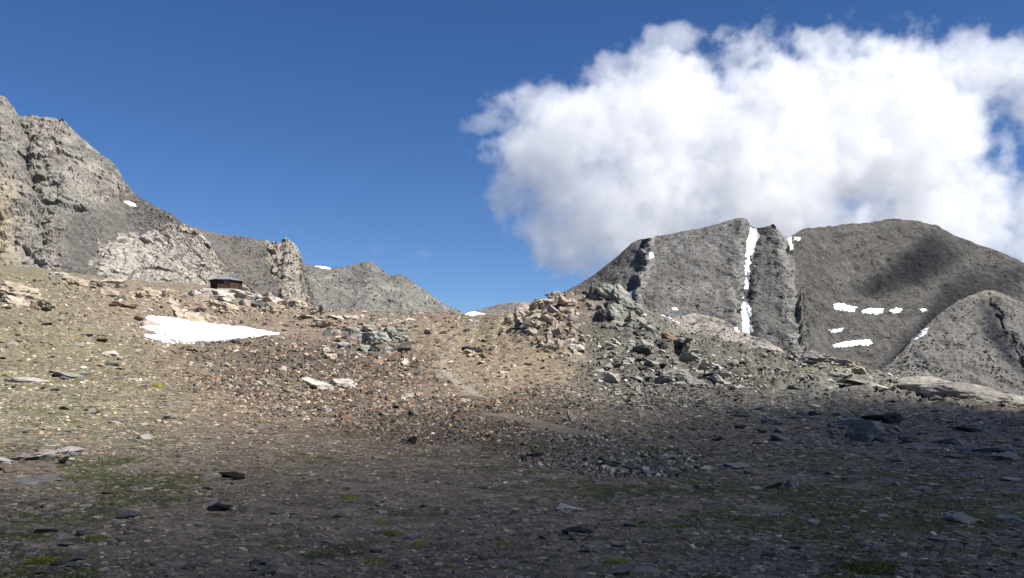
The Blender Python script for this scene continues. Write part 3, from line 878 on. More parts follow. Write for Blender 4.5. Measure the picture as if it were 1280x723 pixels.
# O3: lower grey ledges; a black block paints in a shaded hollow
o3 = outcrop('broad grey ledges with a black block standing in for a shaded square hollow, below the grey-green outcrop', 850, 470)
for a in [
    (827, 437, 18, 14, 'dblock', 'dark', -8), (852, 445, 22, 20, 'dblock', 'black', 6), (838, 430, 26, 8, 'dslab', 'brown', 12), (858, 428, 30, 8, 'dslab', 'gg', 12), (838, 446, 34, 9, 'dslab', 'pale', 14), (870, 452, 40, 16, 'whale', 'gg', 22), (886, 462, 46, 16, 'dslab', 'pale', 28),
    (818, 462, 44, 16, 'whale', 'grey', 6), (845, 470, 40, 18, 'dblock', 'gg', 8), (868, 480, 40, 17, 'whale', 'grey', 4), (852, 481, 18, 10, 'dblock', 'dark', 0), (812, 474, 16, 10, 'dblock', 'dark', 0), (895, 478, 44, 10, 'dslab', 'gg', 8), (832, 481, 30, 12, 'dblock', 'grey', 5), (800, 442, 30, 12, 'dslab', 'dark', 8), (905, 470, 26, 8, 'dslab', 'pale', 22), (925, 474, 24, 8, 'dslab', 'grey', 12), (788, 452, 22, 9, 'dblock', 'gg', 4), (810, 435, 24, 8, 'dslab', 'gg', 18)]:
    rock(a[4], a[0], a[1], a[2] * .95, a[3] * 1.1, a[5], a[6], random.gauss(-10, 8), None, o3, 'rock', .22, random.uniform(.8, 1.3))
scatter(o3, 190, [(750, 425), (830, 420), (930, 460), (960, 485), (860, 492), (740, 470)], (8, 22), (3, 8), ['block', 'slab', 'slab'], ['gg', 'grey', 'dark', 'gg', 'pale'], 10, -6)

# O4: dark outcrop on the middle slope
o4 = outcrop('dark greenish outcrop on the middle slope left of the path', 460, 445)
for a in [
    (468, 433, 46, 22, 'whale', 'gg', 6), (492, 430, 44, 20, 'whale', 'gg', -14), (440, 424, 40, 16, 'dslab', 'grey', -10), (500, 440, 34, 9, 'dslab', 'dark', -28), (470, 440, 22, 8, 'dblock', 'dark', -12), (484, 441, 20, 10, 'dblock', 'pale', -20), (454, 440, 16, 12, 'dblock', 'gg', 12), (430, 437, 26, 8, 'dslab', 'gg', 8), (408, 444, 14, 10, 'dblock', 'pale', 0), (420, 421, 12, 9, 'dblock', 'pale', 0), (408, 421, 12, 7, 'block', 'dark', 0), (486, 447, 26, 6, 'dslab', 'rust', -22), (437, 414, 30, 6, 'slab', 'pale', 14), (413, 451, 22, 8, 'dblock', 'tan', -6), (460, 415, 26, 8, 'dblock', 'gg', 0), (445, 446, 22, 6, 'slab', 'pale', 0)]:
    rock(a[4], a[0], a[1], a[2] * .95, a[3] * 1.1, a[5], a[6], random.gauss(-10, 8), None, o4, 'rock', .25, random.uniform(.7, 1.1))
scatter(o4, 60, [(395, 415), (440, 405), (515, 412), (520, 432), (480, 452), (410, 455)], (6, 13), (3, 7), ['block', 'slab'], ['gg', 'grey', 'dark', 'pale', 'brown'], -6, -6)

# O5: pale ledge that carries the hut
o5 = outcrop('pale weathered ledge directly under the hut', 300, 385)
for a in [
    (262, 368, 44, 8, 'whale', 'pale', 4), (300, 372, 54, 9, 'whale', 'pale', 5), (335, 377, 46, 11, 'whale', 'pale', 8), (280, 376, 30, 9, 'dblock', 'pale', 2), (322, 384, 26, 7, 'dslab', 'dark', 4), (340, 392, 34, 13, 'whale', 'tan', 4), (358, 383, 26, 9, 'whale', 'tan', 10), (372, 388, 30, 10, 'whale', 'tan', 14), (250, 378, 24, 9, 'dblock', 'tan', 0), (268, 384, 20, 7, 'dblock', 'tan', 6), (302, 381, 20, 6, 'dslab', 'pink', 0), (286, 392, 26, 11, 'whale', 'tan', 18), (238, 371, 26, 7, 'dslab', 'pale', 3), (352, 371, 20, 6, 'dslab', 'pink', 10)]:
    rock(a[4], a[0], a[1], a[2], a[3] * 1.5, a[5], a[6], random.gauss(0, 5), None, o5, 'rock', .3, random.uniform(.6, 1.0))
scatter(o5, 26, [(240, 366), (310, 368), (380, 384), (380, 394), (290, 392), (250, 384)], (6, 14), (3, 6), ['block', 'slab'], ['pale', 'tan', 'pink'], 4)

def small_outcrop(label, px, py, items, scat=None):
    o = outcrop(label, px, py)
    for a in items: rock(a[4], a[0], a[1], a[2], a[3] * (1.2 if a[4] == 'whale' else 1.0), a[5], a[6], random.gauss(0, 6), None, o, 'rock', .28, random.uniform(.6, 1.0))
    if scat: scatter(o, *scat)
    return o
small_outcrop('big layered tan outcrop at the left edge below the cliff', 30, 385, [
    (12, 372, 60, 20, 'whale', 'tan', 10), (42, 383, 50, 18, 'whale', 'tan', 14), (55, 386, 24, 10, 'dblock', 'pale', 4), (20, 384, 40, 12, 'dslab', 'tan', 12), (-20, 372, 60, 22, 'whale', 'tan', 10), (50, 388, 22, 5, 'slab', 'dark', -10), (2, 380, 28, 8, 'dslab', 'dark', 8)],
    (14, [(0, 360), (40, 362), (66, 380), (40, 392), (0, 390)], (7, 14), (3, 6), ['block', 'slab'], ['tan', 'pale', 'brown'], 12))
small_outcrop('row of tan ledges along the foot of the left cliff', 100, 362, [
    (72, 348, 30, 9, 'whale', 'pale', 6), (98, 358, 40, 13, 'whale', 'tan', 12), (118, 362, 26, 12, 'whale', 'tan', 6), (138, 354, 26, 8, 'dslab', 'tan', 4), (85, 352, 26, 9, 'dblock', 'tan', 8)],
    (14, [(55, 345), (140, 350), (150, 364), (100, 366)], (6, 13), (3, 5), ['block', 'slab'], ['tan', 'pale', 'brown'], 6))
small_outcrop('rounded tan rocks between the left cliff foot and the hut ledge', 190, 380, [
    (182, 374, 34, 16, 'whale', 'tan', 4), (205, 372, 24, 12, 'whale', 'tan', 8), (133, 372, 28, 12, 'whale', 'tan', 4), (148, 378, 16, 7, 'dblock', 'dark', 0), (215, 380, 26, 10, 'dslab', 'tan', 12), (150, 386, 34, 6, 'dslab', 'brown', 4)],
    (12, [(125, 365), (225, 365), (230, 385), (140, 390)], (6, 12), (3, 5), ['block', 'slab'], ['tan', 'pale', 'brown'], 6))
small_outcrop('tan rocks standing right above the large snow patch', 245, 400, [
    (225, 398, 34, 13, 'whale', 'tan', 20), (240, 404, 36, 14, 'whale', 'tan', 30), (262, 404, 26, 12, 'whale', 'tan', 24), (252, 391, 18, 9, 'dblock', 'tan', 10), (240, 388, 16, 6, 'block', 'rust', 0)],
    (8, [(215, 388), (260, 390), (275, 402), (235, 398)], (6, 11), (3, 5), ['block', 'slab'], ['tan', 'pale'], 15))
small_outcrop('tan ledge around the marker post on the crest', 410, 408, [
    (388, 401, 34, 8, 'whale', 'tan', 6), (400, 408, 44, 11, 'whale', 'tan', 6), (420, 400, 30, 7, 'dslab', 'pale', 4), (374, 400, 22, 7, 'dblock', 'tan', 4), (438, 398, 26, 5, 'dslab', 'pale', 2)],
    (16, [(365, 394), (450, 394), (455, 406), (395, 412)], (5, 11), (2, 5), ['block', 'slab'], ['tan', 'pale', 'brown'], 4))
small_outcrop('low pale rocks along the saddle right of the marker post', 500, 403, [
    (480, 401, 30, 5, 'dslab', 'pale', 0), (495, 404, 24, 6, 'dblock', 'tan', 0), (515, 402, 22, 5, 'dslab', 'pale', 0), (590, 404, 24, 5, 'dslab', 'grey', -18), (575, 401, 18, 5, 'slab', 'grey', -12)],
    (16, [(460, 398), (620, 396), (625, 408), (460, 408)], (5, 11), (2, 4), ['block', 'slab'], ['tan', 'pale', 'grey'], 0))
small_outcrop('long smooth pale whaleback ledge at the right edge', 1180, 495, [
    (1158, 493, 112, 27, 'mound', 'buff', 3), (1218, 502, 120, 27, 'mound', 'buff', 8), (1278, 509, 100, 20, 'mound', 'buff', 6), (1125, 486, 46, 11, 'whale', 'buff', 8), (1340, 512, 100, 13, 'mound', 'buff', 4), (1262, 499, 18, 9, 'dblock', 'grey', 0), (1140, 489, 14, 7, 'block', 'pink', 0), (1152, 490, 16, 6, 'block', 'brown', 0)],
    (46, [(1110, 478), (1200, 488), (1280, 502), (1280, 512), (1110, 496)], (7, 20), (3, 7), ['block', 'slab'], ['buff', 'grey', 'tan', 'buff'], 6))
small_outcrop('pale and grey rock ribs on the crest below the snow bowl', 1040, 470, [
    (968, 442, 36, 11, 'whale', 'pink', 8), (1022, 456, 50, 13, 'whale', 'grey', 4), (1062, 462, 46, 14, 'whale', 'tan', 14), (1088, 472, 40, 12, 'dslab', 'tan', 22), (1046, 470, 40, 8, 'dslab', 'grey', 4), (1000, 450, 24, 8, 'dblock', 'grey', 4), (1075, 480, 44, 8, 'dslab', 'grey', 4), (1105, 484, 34, 8, 'dslab', 'pale', 8)],
    (40, [(950, 440), (1060, 452), (1130, 485), (1060, 492), (960, 480)], (8, 22), (3, 6), ['block', 'slab', 'slab'], ['pale', 'grey', 'gg', 'dark'], 6))
small_outcrop('blocky grey outcrop capped by a black slab on the shaded right slope', 1075, 555, [
    (1102, 526, 54, 17, 'dslab', 'black', 12), (1118, 530, 28, 8, 'dslab', 'black', 6), (1066, 532, 34, 13, 'dblock', 'grey', -6), (1090, 545, 46, 22, 'dblock', 'grey', 10), (1076, 553, 26, 18, 'dblock', 'blue', 30), (1062, 548, 14, 16, 'dblock', 'dark', 4), (1100, 554, 18, 9, 'dblock', 'dark', 0), (1112, 545, 30, 10, 'dblock', 'grey', 4), (1128, 540, 26, 8, 'dslab', 'grey', 4), (1140, 550, 30, 8, 'dslab', 'blue', 4), (1045, 545, 16, 12, 'dblock', 'grey', 0), (1086, 558, 24, 5, 'slab', 'blue', 0)],
    (14, [(1030, 535), (1150, 535), (1160, 556), (1050, 560)], (9, 20), (3, 7), ['block', 'slab'], ['grey', 'blue', 'dark'], 4))
small_outcrop('scattered blue-grey ledges at the right edge in the shade', 1210, 570, [
    (1190, 556, 60, 10, 'dslab', 'blue', 4), (1240, 566, 60, 12, 'dslab', 'blue', 4), (1262, 576, 40, 14, 'dblock', 'grey', 6), (1200, 574, 40, 7, 'dslab', 'grey', 2), (1160, 564, 44, 7, 'dslab', 'blue', 2), (1225, 540, 60, 7, 'dslab', 'dark', 10)],
    (24, [(1130, 550), (1280, 545), (1280, 590), (1140, 580)], (9, 24), (3, 6), ['slab', 'slab', 'block'], ['blue', 'grey', 'gg'], 3))
small_outcrop('grey stones left of the black-capped outcrop', 975, 545, [
    (966, 531, 26, 11, 'dblock', 'blue', 14), (978, 541, 22, 8, 'dslab', 'grey', 10), (985, 550, 34, 8, 'dslab', 'blue', 2), (930, 521, 34, 6, 'dslab', 'dark', 3), (1020, 520, 22, 6, 'dslab', 'black', 3), (950, 514, 40, 7, 'dslab', 'grey', 2)],
    (14, [(910, 515), (1010, 510), (1030, 545), (930, 550)], (8, 18), (3, 6), ['slab', 'block'], ['blue', 'grey', 'dark'], 3))
small_outcrop('dark ribbed slabs where the rubble ends in the shade', 790, 590, [
    (770, 583, 44, 7, 'dslab', 'dark', 6), (800, 588, 44, 7, 'dslab', 'dark', 4), (775, 590, 34, 5, 'dslab', 'grey', 6), (758, 578, 22, 6, 'dslab', 'blue', 24), (825, 586, 34, 6, 'dslab', 'dark', -3), (664, 571, 26, 7, 'dslab', 'black', 6), (835, 574, 28, 5, 'slab', 'grey', 0)],
    (16, [(730, 572), (840, 572), (850, 594), (760, 594)], (8, 18), (2, 5), ['slab', 'block'], ['dark', 'grey', 'blue'], 4))
small_outcrop('flat pale bedrock slabs at the left edge near the shade line', 45, 580, [
    (30, 575, 66, 12, 'dslab', 'pale', -4), (72, 566, 46, 7, 'dslab', 'pale', -3), (8, 590, 26, 9, 'dslab', 'rust', 4), (30, 604, 80, 7, 'dslab', 'grey', -2), (-15, 582, 40, 12, 'dslab', 'pale', -4)])

# single stones that stand out
boulder('dslab', 288, 600, 33, 11, 'black', 'dark flat boulder lying alone in the shade, upper of two on the left', sink=.12)
boulder('dslab', 272, 639, 34, 9, 'black', 'dark long stone with a raised left end, lower of two on the left', -4, sink=.12)
boulder('dslab', 712, 639, 38, 8, 'pale', 'pale flat layered slab in the middle of the shaded foreground', 2, name='stone_slab', cat='slab', sink=.12)
boulder('dblock', 723, 676, 27, 10, 'pale', 'pale brick-shaped stone in front of a dark one, bottom middle', 4, name='stone', cat='stone', sink=.15)
boulder('dslab', 722, 669, 44, 8, 'black', 'dark flat stone behind the pale brick-shaped stone', 6, name='stone', cat='stone', sink=.15)
boulder('dblock', 515, 556, 13, 11, 'black', 'small dark pointed stone above the moss strip, middle of the slope', name='stone', cat='stone', sink=.15)
boulder('dblock', 991, 610, 19, 14, 'pale', 'pale upright angular boulder on the shaded right foreground', 8, sink=.15)
boulder('dslab', 1212, 654, 46, 10, 'grey', 'flat grey slab lying on the moss near the right edge', 4, name='stone_slab', cat='slab', sink=.15)
boulder('dblock', 1266, 654, 26, 10, 'white', 'whitish crumbling stone at the right edge', name='stone', cat='stone', sink=.2)
boulder('dslab', 770, 719, 36, 9, 'grey', 'flat grey slab at the bottom edge in the middle', -2, name='stone_slab', cat='slab', sink=.15)
boulder('dblock', 765, 479, 22, 15, 'pink', 'tan rounded block alone below the grey ledges', sink=.12)
boulder('dslab', 427, 484, 38, 13, 'pale', 'big whitish slab among the brown rubble', 4, name='stone_slab', cat='slab', sink=.2)
boulder('dslab', 394, 488, 40, 13, 'pale', 'pale tilted slab left of the big whitish slab', 18, name='stone_slab', cat='slab', sink=.2)
boulder('dblock', 208, 524, 20, 9, 'pink', 'rounded brownish stone alone on the left slope', name='stone', cat='stone', sink=.2)
boulder('dslab', 175, 549, 24, 7, 'pale', 'small flat pale stone below the rounded brownish stone', -4, name='stone', cat='stone', sink=.2)
boulder('dslab', 30, 478, 48, 8, 'pale', 'long pale slab on the grassy slope at the left edge', 4, name='stone_slab', cat='slab', sink=.15)
boulder('dslab', 86, 472, 52, 7, 'grey', 'long dark slab right of the long pale slab on the left', 6, name='stone_slab', cat='slab', sink=.2)
boulder('dblock', 55, 577, 22, 8, 'grey', 'grey arched stone on the pale bedrock slabs at the left edge', -8, name='stone', cat='stone', sink=.15)
boulder('dblock', 77, 580, 13, 10, 'black', 'small black stone on the pale bedrock slabs at the left edge', name='stone', cat='stone', sink=.12)
boulder('dblock', 88, 571, 15, 8, 'white', 'small white stone on the pale bedrock slabs at the left edge', name='stone', cat='stone', sink=.12)
boulder('dblock', 391, 396, 17, 8, 'tan', 'square beige block beside the marker post on the crest', 0, sink=.1, yaw=0.05)
boulder('dblock', 713, 527, 9, 15, 'pale', 'pale stone standing on edge in the rubble, middle right', -24, name='stone', cat='stone', sink=.15)
boulder('dslab', 590, 441, 30, 7, 'black', 'dark flat rock right of the footpath', 2, sink=.15)
boulder('dblock', 534, 419, 9, 6, 'black', 'small dark stone at the left of the upper footpath', name='stone', cat='stone', sink=.15)
boulder('dblock', 486, 501, 14, 7, 'rust', 'dark reddish stone in the lower rubble below the whitish slab', name='stone', cat='stone', sink=.15)
boulder('dslab', 155, 648, 34, 8, 'blue', 'pale blue-grey slab on the shaded left foreground', -10, name='stone_slab', cat='slab', sink=.15)
boulder('dblock', 101, 671, 19, 10, 'blue', 'dark blue-grey stone in the lower left foreground', name='stone', cat='stone', sink=.2)
boulder('dslab', 322, 706, 26, 9, 'blue', 'blue-grey slab at the bottom edge, upper of a pair', -8, name='stone_slab', cat='slab', sink=.15)
boulder('dslab', 333, 719, 30, 11, 'grey', 'grey slab at the bottom edge, lower of a pair', -12, name='stone_slab', cat='slab', sink=.15)
boulder('dslab', 97, 702, 18, 10, 'pink', 'pinkish slab leaning in the bottom left corner area', -20, name='stone_slab', cat='slab', sink=.15)
boulder('dblock', 236, 713, 20, 8, 'grey', 'grey stone with a pale top at the bottom left', name='stone', cat='stone', sink=.2)
boulder('dslab', 495, 711, 26, 7, 'grey', 'flat grey stone at the bottom, left of the middle', name='stone', cat='stone', sink=.2)
boulder('dslab', 740, 690, 26, 6, 'grey', 'thin grey slab below the pale brick-shaped stone', 14, name='stone_slab', cat='slab', sink=.2)
boulder('dslab', 925, 586, 40, 7, 'gg', 'flat grey-green slab in the shade left of the upright boulder', 2, name='stone_slab', cat='slab', sink=.2)
boulder('dslab', 178, 408, 28, 12, 'tan', 'tan rock at the left tip of the large snow patch', -8, sink=.2)
boulder('dslab', 890, 476, 34, 4, 'black', 'thin black slab at the foot of the grey ledges', 0, name='stone_slab', cat='slab', sink=.1)
boulder('dblock', 172, 402, 16, 7, 'brown', 'small brown rock above the left tip of the snow patch', 0, name='stone', cat='stone', sink=.2)
for (x, y, s, c, lb) in [(967, 283, 7, 'black', 'dark boulder perched on the summit of the rock tower'), (963.5, 421, 7, 'dark', 'dark boulder on the scree right of the snow couloir')]:
    h, yy = None, y - 2
    while h is None: yy += 1; h = hit(x, yy, ['massif'])
    if h:
        o = rock('dblock', x, y, s, s, c, parent=None, name='boulder', pos=h[0], sink=.2)
        tag(o, lb, 'boulder')

# countable loose stones: those about ten photo pixels wide or more
def loose(n, region, wr, hr, kinds, cols, label, group, dj=8):
    p = np.array(region, float); lo, hi = p.min(0), p.max(0); k = 0
    while k < n:
        x, y = random.uniform(lo[0], hi[0]), random.uniform(lo[1], hi[1])
        if not inside(region, np.array([x]), np.array([y]))[0]: continue
        w = wr[0] + (wr[1] - wr[0]) * random.random() ** 2
        kd, cl = random.choice(kinds), random.choice(cols)
        o = rock(kd, x, y, w, random.uniform(*hr) * (w / wr[1]) ** .4, cl, random.gauss(0, dj), random.gauss(-4, dj), random.uniform(0, 6.28), None, 'loose_stone', .3, random.uniform(.7, 1.1))
        look = {'gg': 'grey-green', 'blue': 'cool grey', 'pink': 'pinkish', 'dark': 'dark', 'pale': 'pale', 'grey': 'grey', 'brown': 'brown', 'tan': 'tan'}[cl]
        t = (x - lo[0]) / (hi[0] - lo[0]); v = (y - lo[1]) / (hi[1] - lo[1])
        spot = ('left', 'middle', 'right')[min(2, int(t * 3))] + (' far' if v < .34 else ' near' if v > .67 else ' central')
        tag(o, f"{'larger' if w > (wr[0] + wr[1]) / 2 else 'small'} {look} {'flat' if kd == 'slab' else 'blocky'} stone {label}, {spot} part", 'stone', group); k += 1
loose(75, [(0, 600), (1280, 590), (1280, 722), (0, 722)], (10, 26), (3, 7), ['slab', 'slab', 'block'], ['grey', 'blue', 'grey', 'pale', 'pink', 'dark', 'gg'],
      'lying loose in the shaded foreground', 'loose stones in the shaded foreground')
loose(60, [(235, 435), (470, 445), (620, 505), (700, 560), (560, 540), (300, 510)], (9, 16), (4, 8), ['block', 'slab', 'block'], ['brown', 'pink', 'dark', 'pale', 'brown', 'tan'],
      'loose in the rubble field', 'loose stones of the rubble field', 20)
loose(45, [(0, 395), (160, 395), (240, 440), (300, 520), (0, 560)], (9, 22), (2, 5), ['slab', 'slab', 'block'], ['tan', 'pale', 'brown', 'grey', 'dark'],
      'on the sunlit grassy left slope', 'loose stones on the left slope')
loose(45, [(720, 440), (1100, 480), (1260, 540), (960, 580), (730, 520)], (9, 22), (3, 6), ['slab', 'slab', 'block'], ['gg', 'grey', 'dark', 'pale', 'blue'],
      'loose on the right slope', 'loose stones on the right slope')
loose(25, [(520, 410), (640, 410), (690, 470), (640, 490), (600, 480)], (8, 13), (3, 6), ['block', 'slab'], ['tan', 'tan', 'brown', 'pale'],
      'beside the upper footpath', 'loose stones beside the upper footpath')

# ------------------------------------------------------------------ scree: uncountable shards
def shards(name, label, x, y, size, flat, tilt, tint, lift=.0, k=5, floor=True):
    n = len(x)
    ang = (np.arange(k)[None] + rng.uniform(-.33, .33, (n, k))) / k * 2 * np.pi
    rad = rng.uniform(.6, 1.15, (n, k))
    asp = rng.uniform(.5, 1.0, (n, 1))
    top = np.stack([np.cos(ang) * rad * .84, np.sin(ang) * rad * asp * .84, np.repeat(flat[:, None], k, 1) * (1 + rng.uniform(-.35, .35, (n, k)))], 2)
    bot = np.stack([np.cos(ang) * rad, np.sin(ang) * rad * asp, -np.repeat(flat[:, None], k, 1) * .8], 2)
    P = np.concatenate([top, bot], 1) * (size * .5)[:, None, None]
    yaw = rng.uniform(0, 2 * np.pi, n); a = rng.normal(0, 1, n) * tilt; b = rng.normal(0, 1, n) * tilt
    def rot(P, i, j, t):
        c, s = np.cos(t)[:, None], np.sin(t)[:, None]
        Q = P.copy(); Q[..., i] = c * P[..., i] - s * P[..., j]; Q[..., j] = s * P[..., i] + c * P[..., j]; return Q
    P = rot(P, 0, 1, yaw); 
    e = .6
    z = height(x, y); gx = (height(x + e, y) - z) / e; gy = (height(x, y + e) - z) / e
    P = rot(P, 0, 2, np.arctan(gx) + a); P = rot(P, 1, 2, np.arctan(gy) + b)
    P += np.stack([x, y, z + lift * size], 1)[:, None]
    base = (np.arange(n) * 2 * k)[:, None]
    i = np.arange(k); j = (i + 1) % k
    side = (base[:, None] + np.stack([i + k, j + k, j, i], 1)[None]).reshape(-1, 4)
    caps = base + i[None]
    if floor: caps = np.concatenate([caps, base + (i[::-1] + k)[None]])
    col = np.repeat(tint, 2 * k, 0)
    col = np.clip(col * np.array([1.05, 1.0, .91]), .01, .7)
    o = link(name, mesh_from(name, P.reshape(-1, 3), [side, caps], col, False), M_SCREE)
    tag(o, label, None, None, 'stuff')
    return o

def palette(n, names, w):
    cols = np.array([ROCKC[k] for k in names]); i = rng.choice(len(names), n, p=np.array(w) / sum(w))
    return cols[i]

SNOWBED = [(186, 397), (215, 399.5), (248, 403.5), (293, 410), (329, 415.5), (347, 418.5), (314, 421.5), (265, 425.5), (242, 428), (208, 427.5), (184, 420), (176, 408), (185, 404)]
def sample_ground(n, lo=5.2, hi=190):
    px = rng.uniform(-130, 1410, n); Y = np.exp(rng.uniform(math.log(lo), math.log(hi), n))
    x = (px - 640) / F * Y
    z = height(x, Y)
    py = HOR - (z - EYE) / Y * F
    k = ~inside(SNOWBED, px, py)              # none on the snow
    return x[k], Y[k], z[k], px[k], py[k]

# general cover
x, y, z, px, py = sample_ground(105000)
pm = path_mask(x, y); rm = rubble_mask(x, y, px, py); mm = moss_mask(x, y, px, py)
keep = (rng.random(len(x)) > pm * np.where(y < 66, .15, .8)) & (rng.random(len(x)) > mm * .3)
x, y, z, px, py, rm, mm = (q[keep] for q in (x, y, z, px, py, rm, mm))
n = len(x)
size = np.exp(rng.normal(0, .68, n)) * np.maximum(.033, 2.6 * y / F) * (1 + .35 * sstep(20, 60, y))
size = np.minimum(size, np.maximum(.14, 9 * y / F))
loc_tint = soil_tint(x, y, z)
ptint = palette(n, ['grey', 'pink', 'brown', 'pale', 'blue', 'dark', 'tan'], [5, 2, 3.2, 1.2, .8, 2.2, 1.6])
right = sstep(680, 800, px) * sstep(540, 480, py)
ptint = ptint * (1 - right[:, None]) + palette(n, ['gg', 'grey', 'dark', 'pale'], [4, 2, 2, 2]) * right[:, None]
left = sstep(300, 160, px) * sstep(620, 540, py)
ptint = ptint * (1 - left[:, None] * .8) + palette(n, ['tan', 'pale', 'brown', 'grey'], [3, 2, 2, 2]) * left[:, None] * .8
near = sstep(30, 14, y)[:, None]
tint = (loc_tint * (.5 + .15 * near) + ptint * (.5 - .15 * near)) * np.exp(rng.normal(0, 1, n)[:, None] * (.48 - .12 * near))
fl, tl, tint = rng.uniform(.08, .34, n), np.full(n, .17) + .2 * rm, np.clip(tint, .015, .7)
for nm, sel, kk in (('near', y < 14, 5), ('far', y >= 14, 4)):
    shards('scree', 'flat slate chips strewn over the nearest ground' if nm == 'near' else 'flat slate chips strewn over the rising slope', x[sel], y[sel], size[sel], fl[sel], tl[sel], tint[sel], .02, kk, False)
# thin slate flakes lying flat over the moss
x, y, z, px, py = sample_ground(26000, 6, 75)
want = np.clip(blob(px, py, 1130, 600, 520, 190) * 1.8 + blob(px, py, 60, 600, 420, 160) + .12 + .25 * fbm(x / 3, y / 3, None, 2), 0, 1) * (1 - path_mask(x, y)) * (1 - .6 * rubble_mask(x, y, px, py))
keep = rng.random(len(x)) < want
x, y, px, py = x[keep], y[keep], px[keep], py[keep]; n = len(x)
size = np.exp(rng.normal(0, .4, n)) * np.clip(7.5 * y / F, .07, .36)
tint = palette(n, ['grey', 'blue', 'gg', 'pale', 'dark', 'brown'], [5, 3, 3, 1, 2.5, 2]) * np.exp(rng.normal(0, .25, n))[:, None] * .8
shards('slate_flakes', 'thin grey slate flakes lying flat over the shaded ground', x, y, size, rng.uniform(.05, .13, n), np.full(n, .1), np.clip(tint, .02, .5), .03, 5, False)
# rubble field
x, y, z, px, py = sample_ground(95000, 18, 150)
rm = rubble_mask(x, y, px, py) * (1 - path_mask(x, y))
keep = rng.random(len(x)) < rm * .9
x, y, z, px, py = (q[keep] for q in (x, y, z, px, py)); n = len(x)
size = np.exp(rng.normal(0, .45, n)) * np.clip(3.5 * y / F, .09, .30)
red = sstep(760, 640, px)
tint = palette(n, ['brown', 'pink', 'dark', 'pale', 'tan', 'rust'], [6, 2.5, 4, .8, .8, .8]) * red[:, None] + palette(n, ['gg', 'grey', 'dark', 'pale'], [4, 3, 3, 1.5]) * (1 - red[:, None])
tint = tint * np.exp(rng.normal(0, .38, n))[:, None] * .8
shards('rubble', 'brown and grey angular rubble covering the middle slope', x, y, size, rng.uniform(.2, .55, n), np.full(n, .5), np.clip(tint, .012, .6), .08, 4)

# blocks and chips lying on the mountain faces
def talus(name, label, src, n, smin, smax, cols, w, zone=None, dim=.8):
    P = FRONT[src]; nr, nc = P.shape[:2]
    r, c = rng.uniform(2, nr - 2.01, n * 3), rng.uniform(1, nc - 2.01, n * 3)
    a, b = r.astype(int), c.astype(int); u, v = (r - a)[:, None], (c - b)[:, None]
    q = (P[a, b] * (1-u) + P[a+1, b] * u) * (1-v) + (P[a, b+1] * (1-u) + P[a+1, b+1] * u) * v
    px, py = to_px(q[:, 0], q[:, 1], q[:, 2])
    ok = (px > -60) & (px < 1340)
    clump = fbm(q[:, 0] / (smax * 9), q[:, 1] / (smax * 9), q[:, 2] / (smax * 9), 3)
    ok &= rng.random(len(px)) < np.clip(.55 + .8 * clump, .05, 1)
    if zone is not None: ok &= zone(px, py)
    q = q[ok][:n]; n = len(q); k = 4
    size = smin * (smax / smin) ** (rng.random(n) ** 2.2)
    ang = (np.arange(k)[None] + rng.uniform(-.33, .33, (n, k))) / k * 2 * np.pi; rad = rng.uniform(.6, 1.15, (n, k))
    fl = rng.uniform(.25, .7, (n, 1)) + 0 * ang
    S = np.concatenate([np.stack([np.cos(ang) * rad * .8, np.sin(ang) * rad * .7, fl], 2), np.stack([np.cos(ang) * rad, np.sin(ang) * rad * .9, -fl], 2)], 1) * (size * .5)[:, None, None]
    for i, j, sg in ((0, 1, 3.0), (0, 2, .35), (1, 2, .35)):
        t = rng.normal(0, sg, n)[:, None]; A, B = S[..., i].copy(), S[..., j].copy()
        S[..., i] = np.cos(t) * A - np.sin(t) * B; S[..., j] = np.sin(t) * A + np.cos(t) * B
    S += (q + np.array([0, -.12, .1]) * size[:, None])[:, None]
    base = (np.arange(n) * 2 * k)[:, None]; i = np.arange(k); j = (i + 1) % k
    side = (base[:, None] + np.stack([i + k, j + k, j, i], 1)[None]).reshape(-1, 4)
    tint = palette(n, cols, w) * np.exp(rng.normal(0, .2, n))[:, None] * dim
    o = link(name, mesh_from(name, S.reshape(-1, 3), [np.concatenate([side, base + i[None]])], np.repeat(np.clip(tint, .02, .6), 2 * k, 0), False), M_SCREE)
    tag(o, label, None, None, 'stuff')
talus('talus', 'pale and grey blocks strewn over the massif', 'massif', 11000, .7, 2.8, ['grey', 'pale', 'gg', 'dark'], [5, .9, 2, 1.4])
talus('talus', 'blocks and broken ledges on the left cliff', 'left_cliff', 5500, .25, .9, ['tan', 'pale', 'grey', 'brown'], [3, 2, 3, 1.5])
talus('talus', 'blocks strewn over the right buttress', 'right_buttress', 3500, .5, 1.9, ['grey', 'gg', 'pale', 'dark'], [5, 2, 1, 2])
talus('talus', 'stones on the dark scree ridge', 'scree_ridge', 2500, .5, 1.6, ['grey', 'brown', 'dark', 'pale'], [4, 2, 3, .7])
talus('talus', 'stones on the far ridge', 'far_ridge', 2500, .8, 2.8, ['grey', 'pale', 'gg'], [5, 1, 2])
talus('talus', 'stones on the pale rock dome', 'rock_dome', 2500, .4, 1.6, ['pale', 'grey', 'pink'], [3, 3, 2])

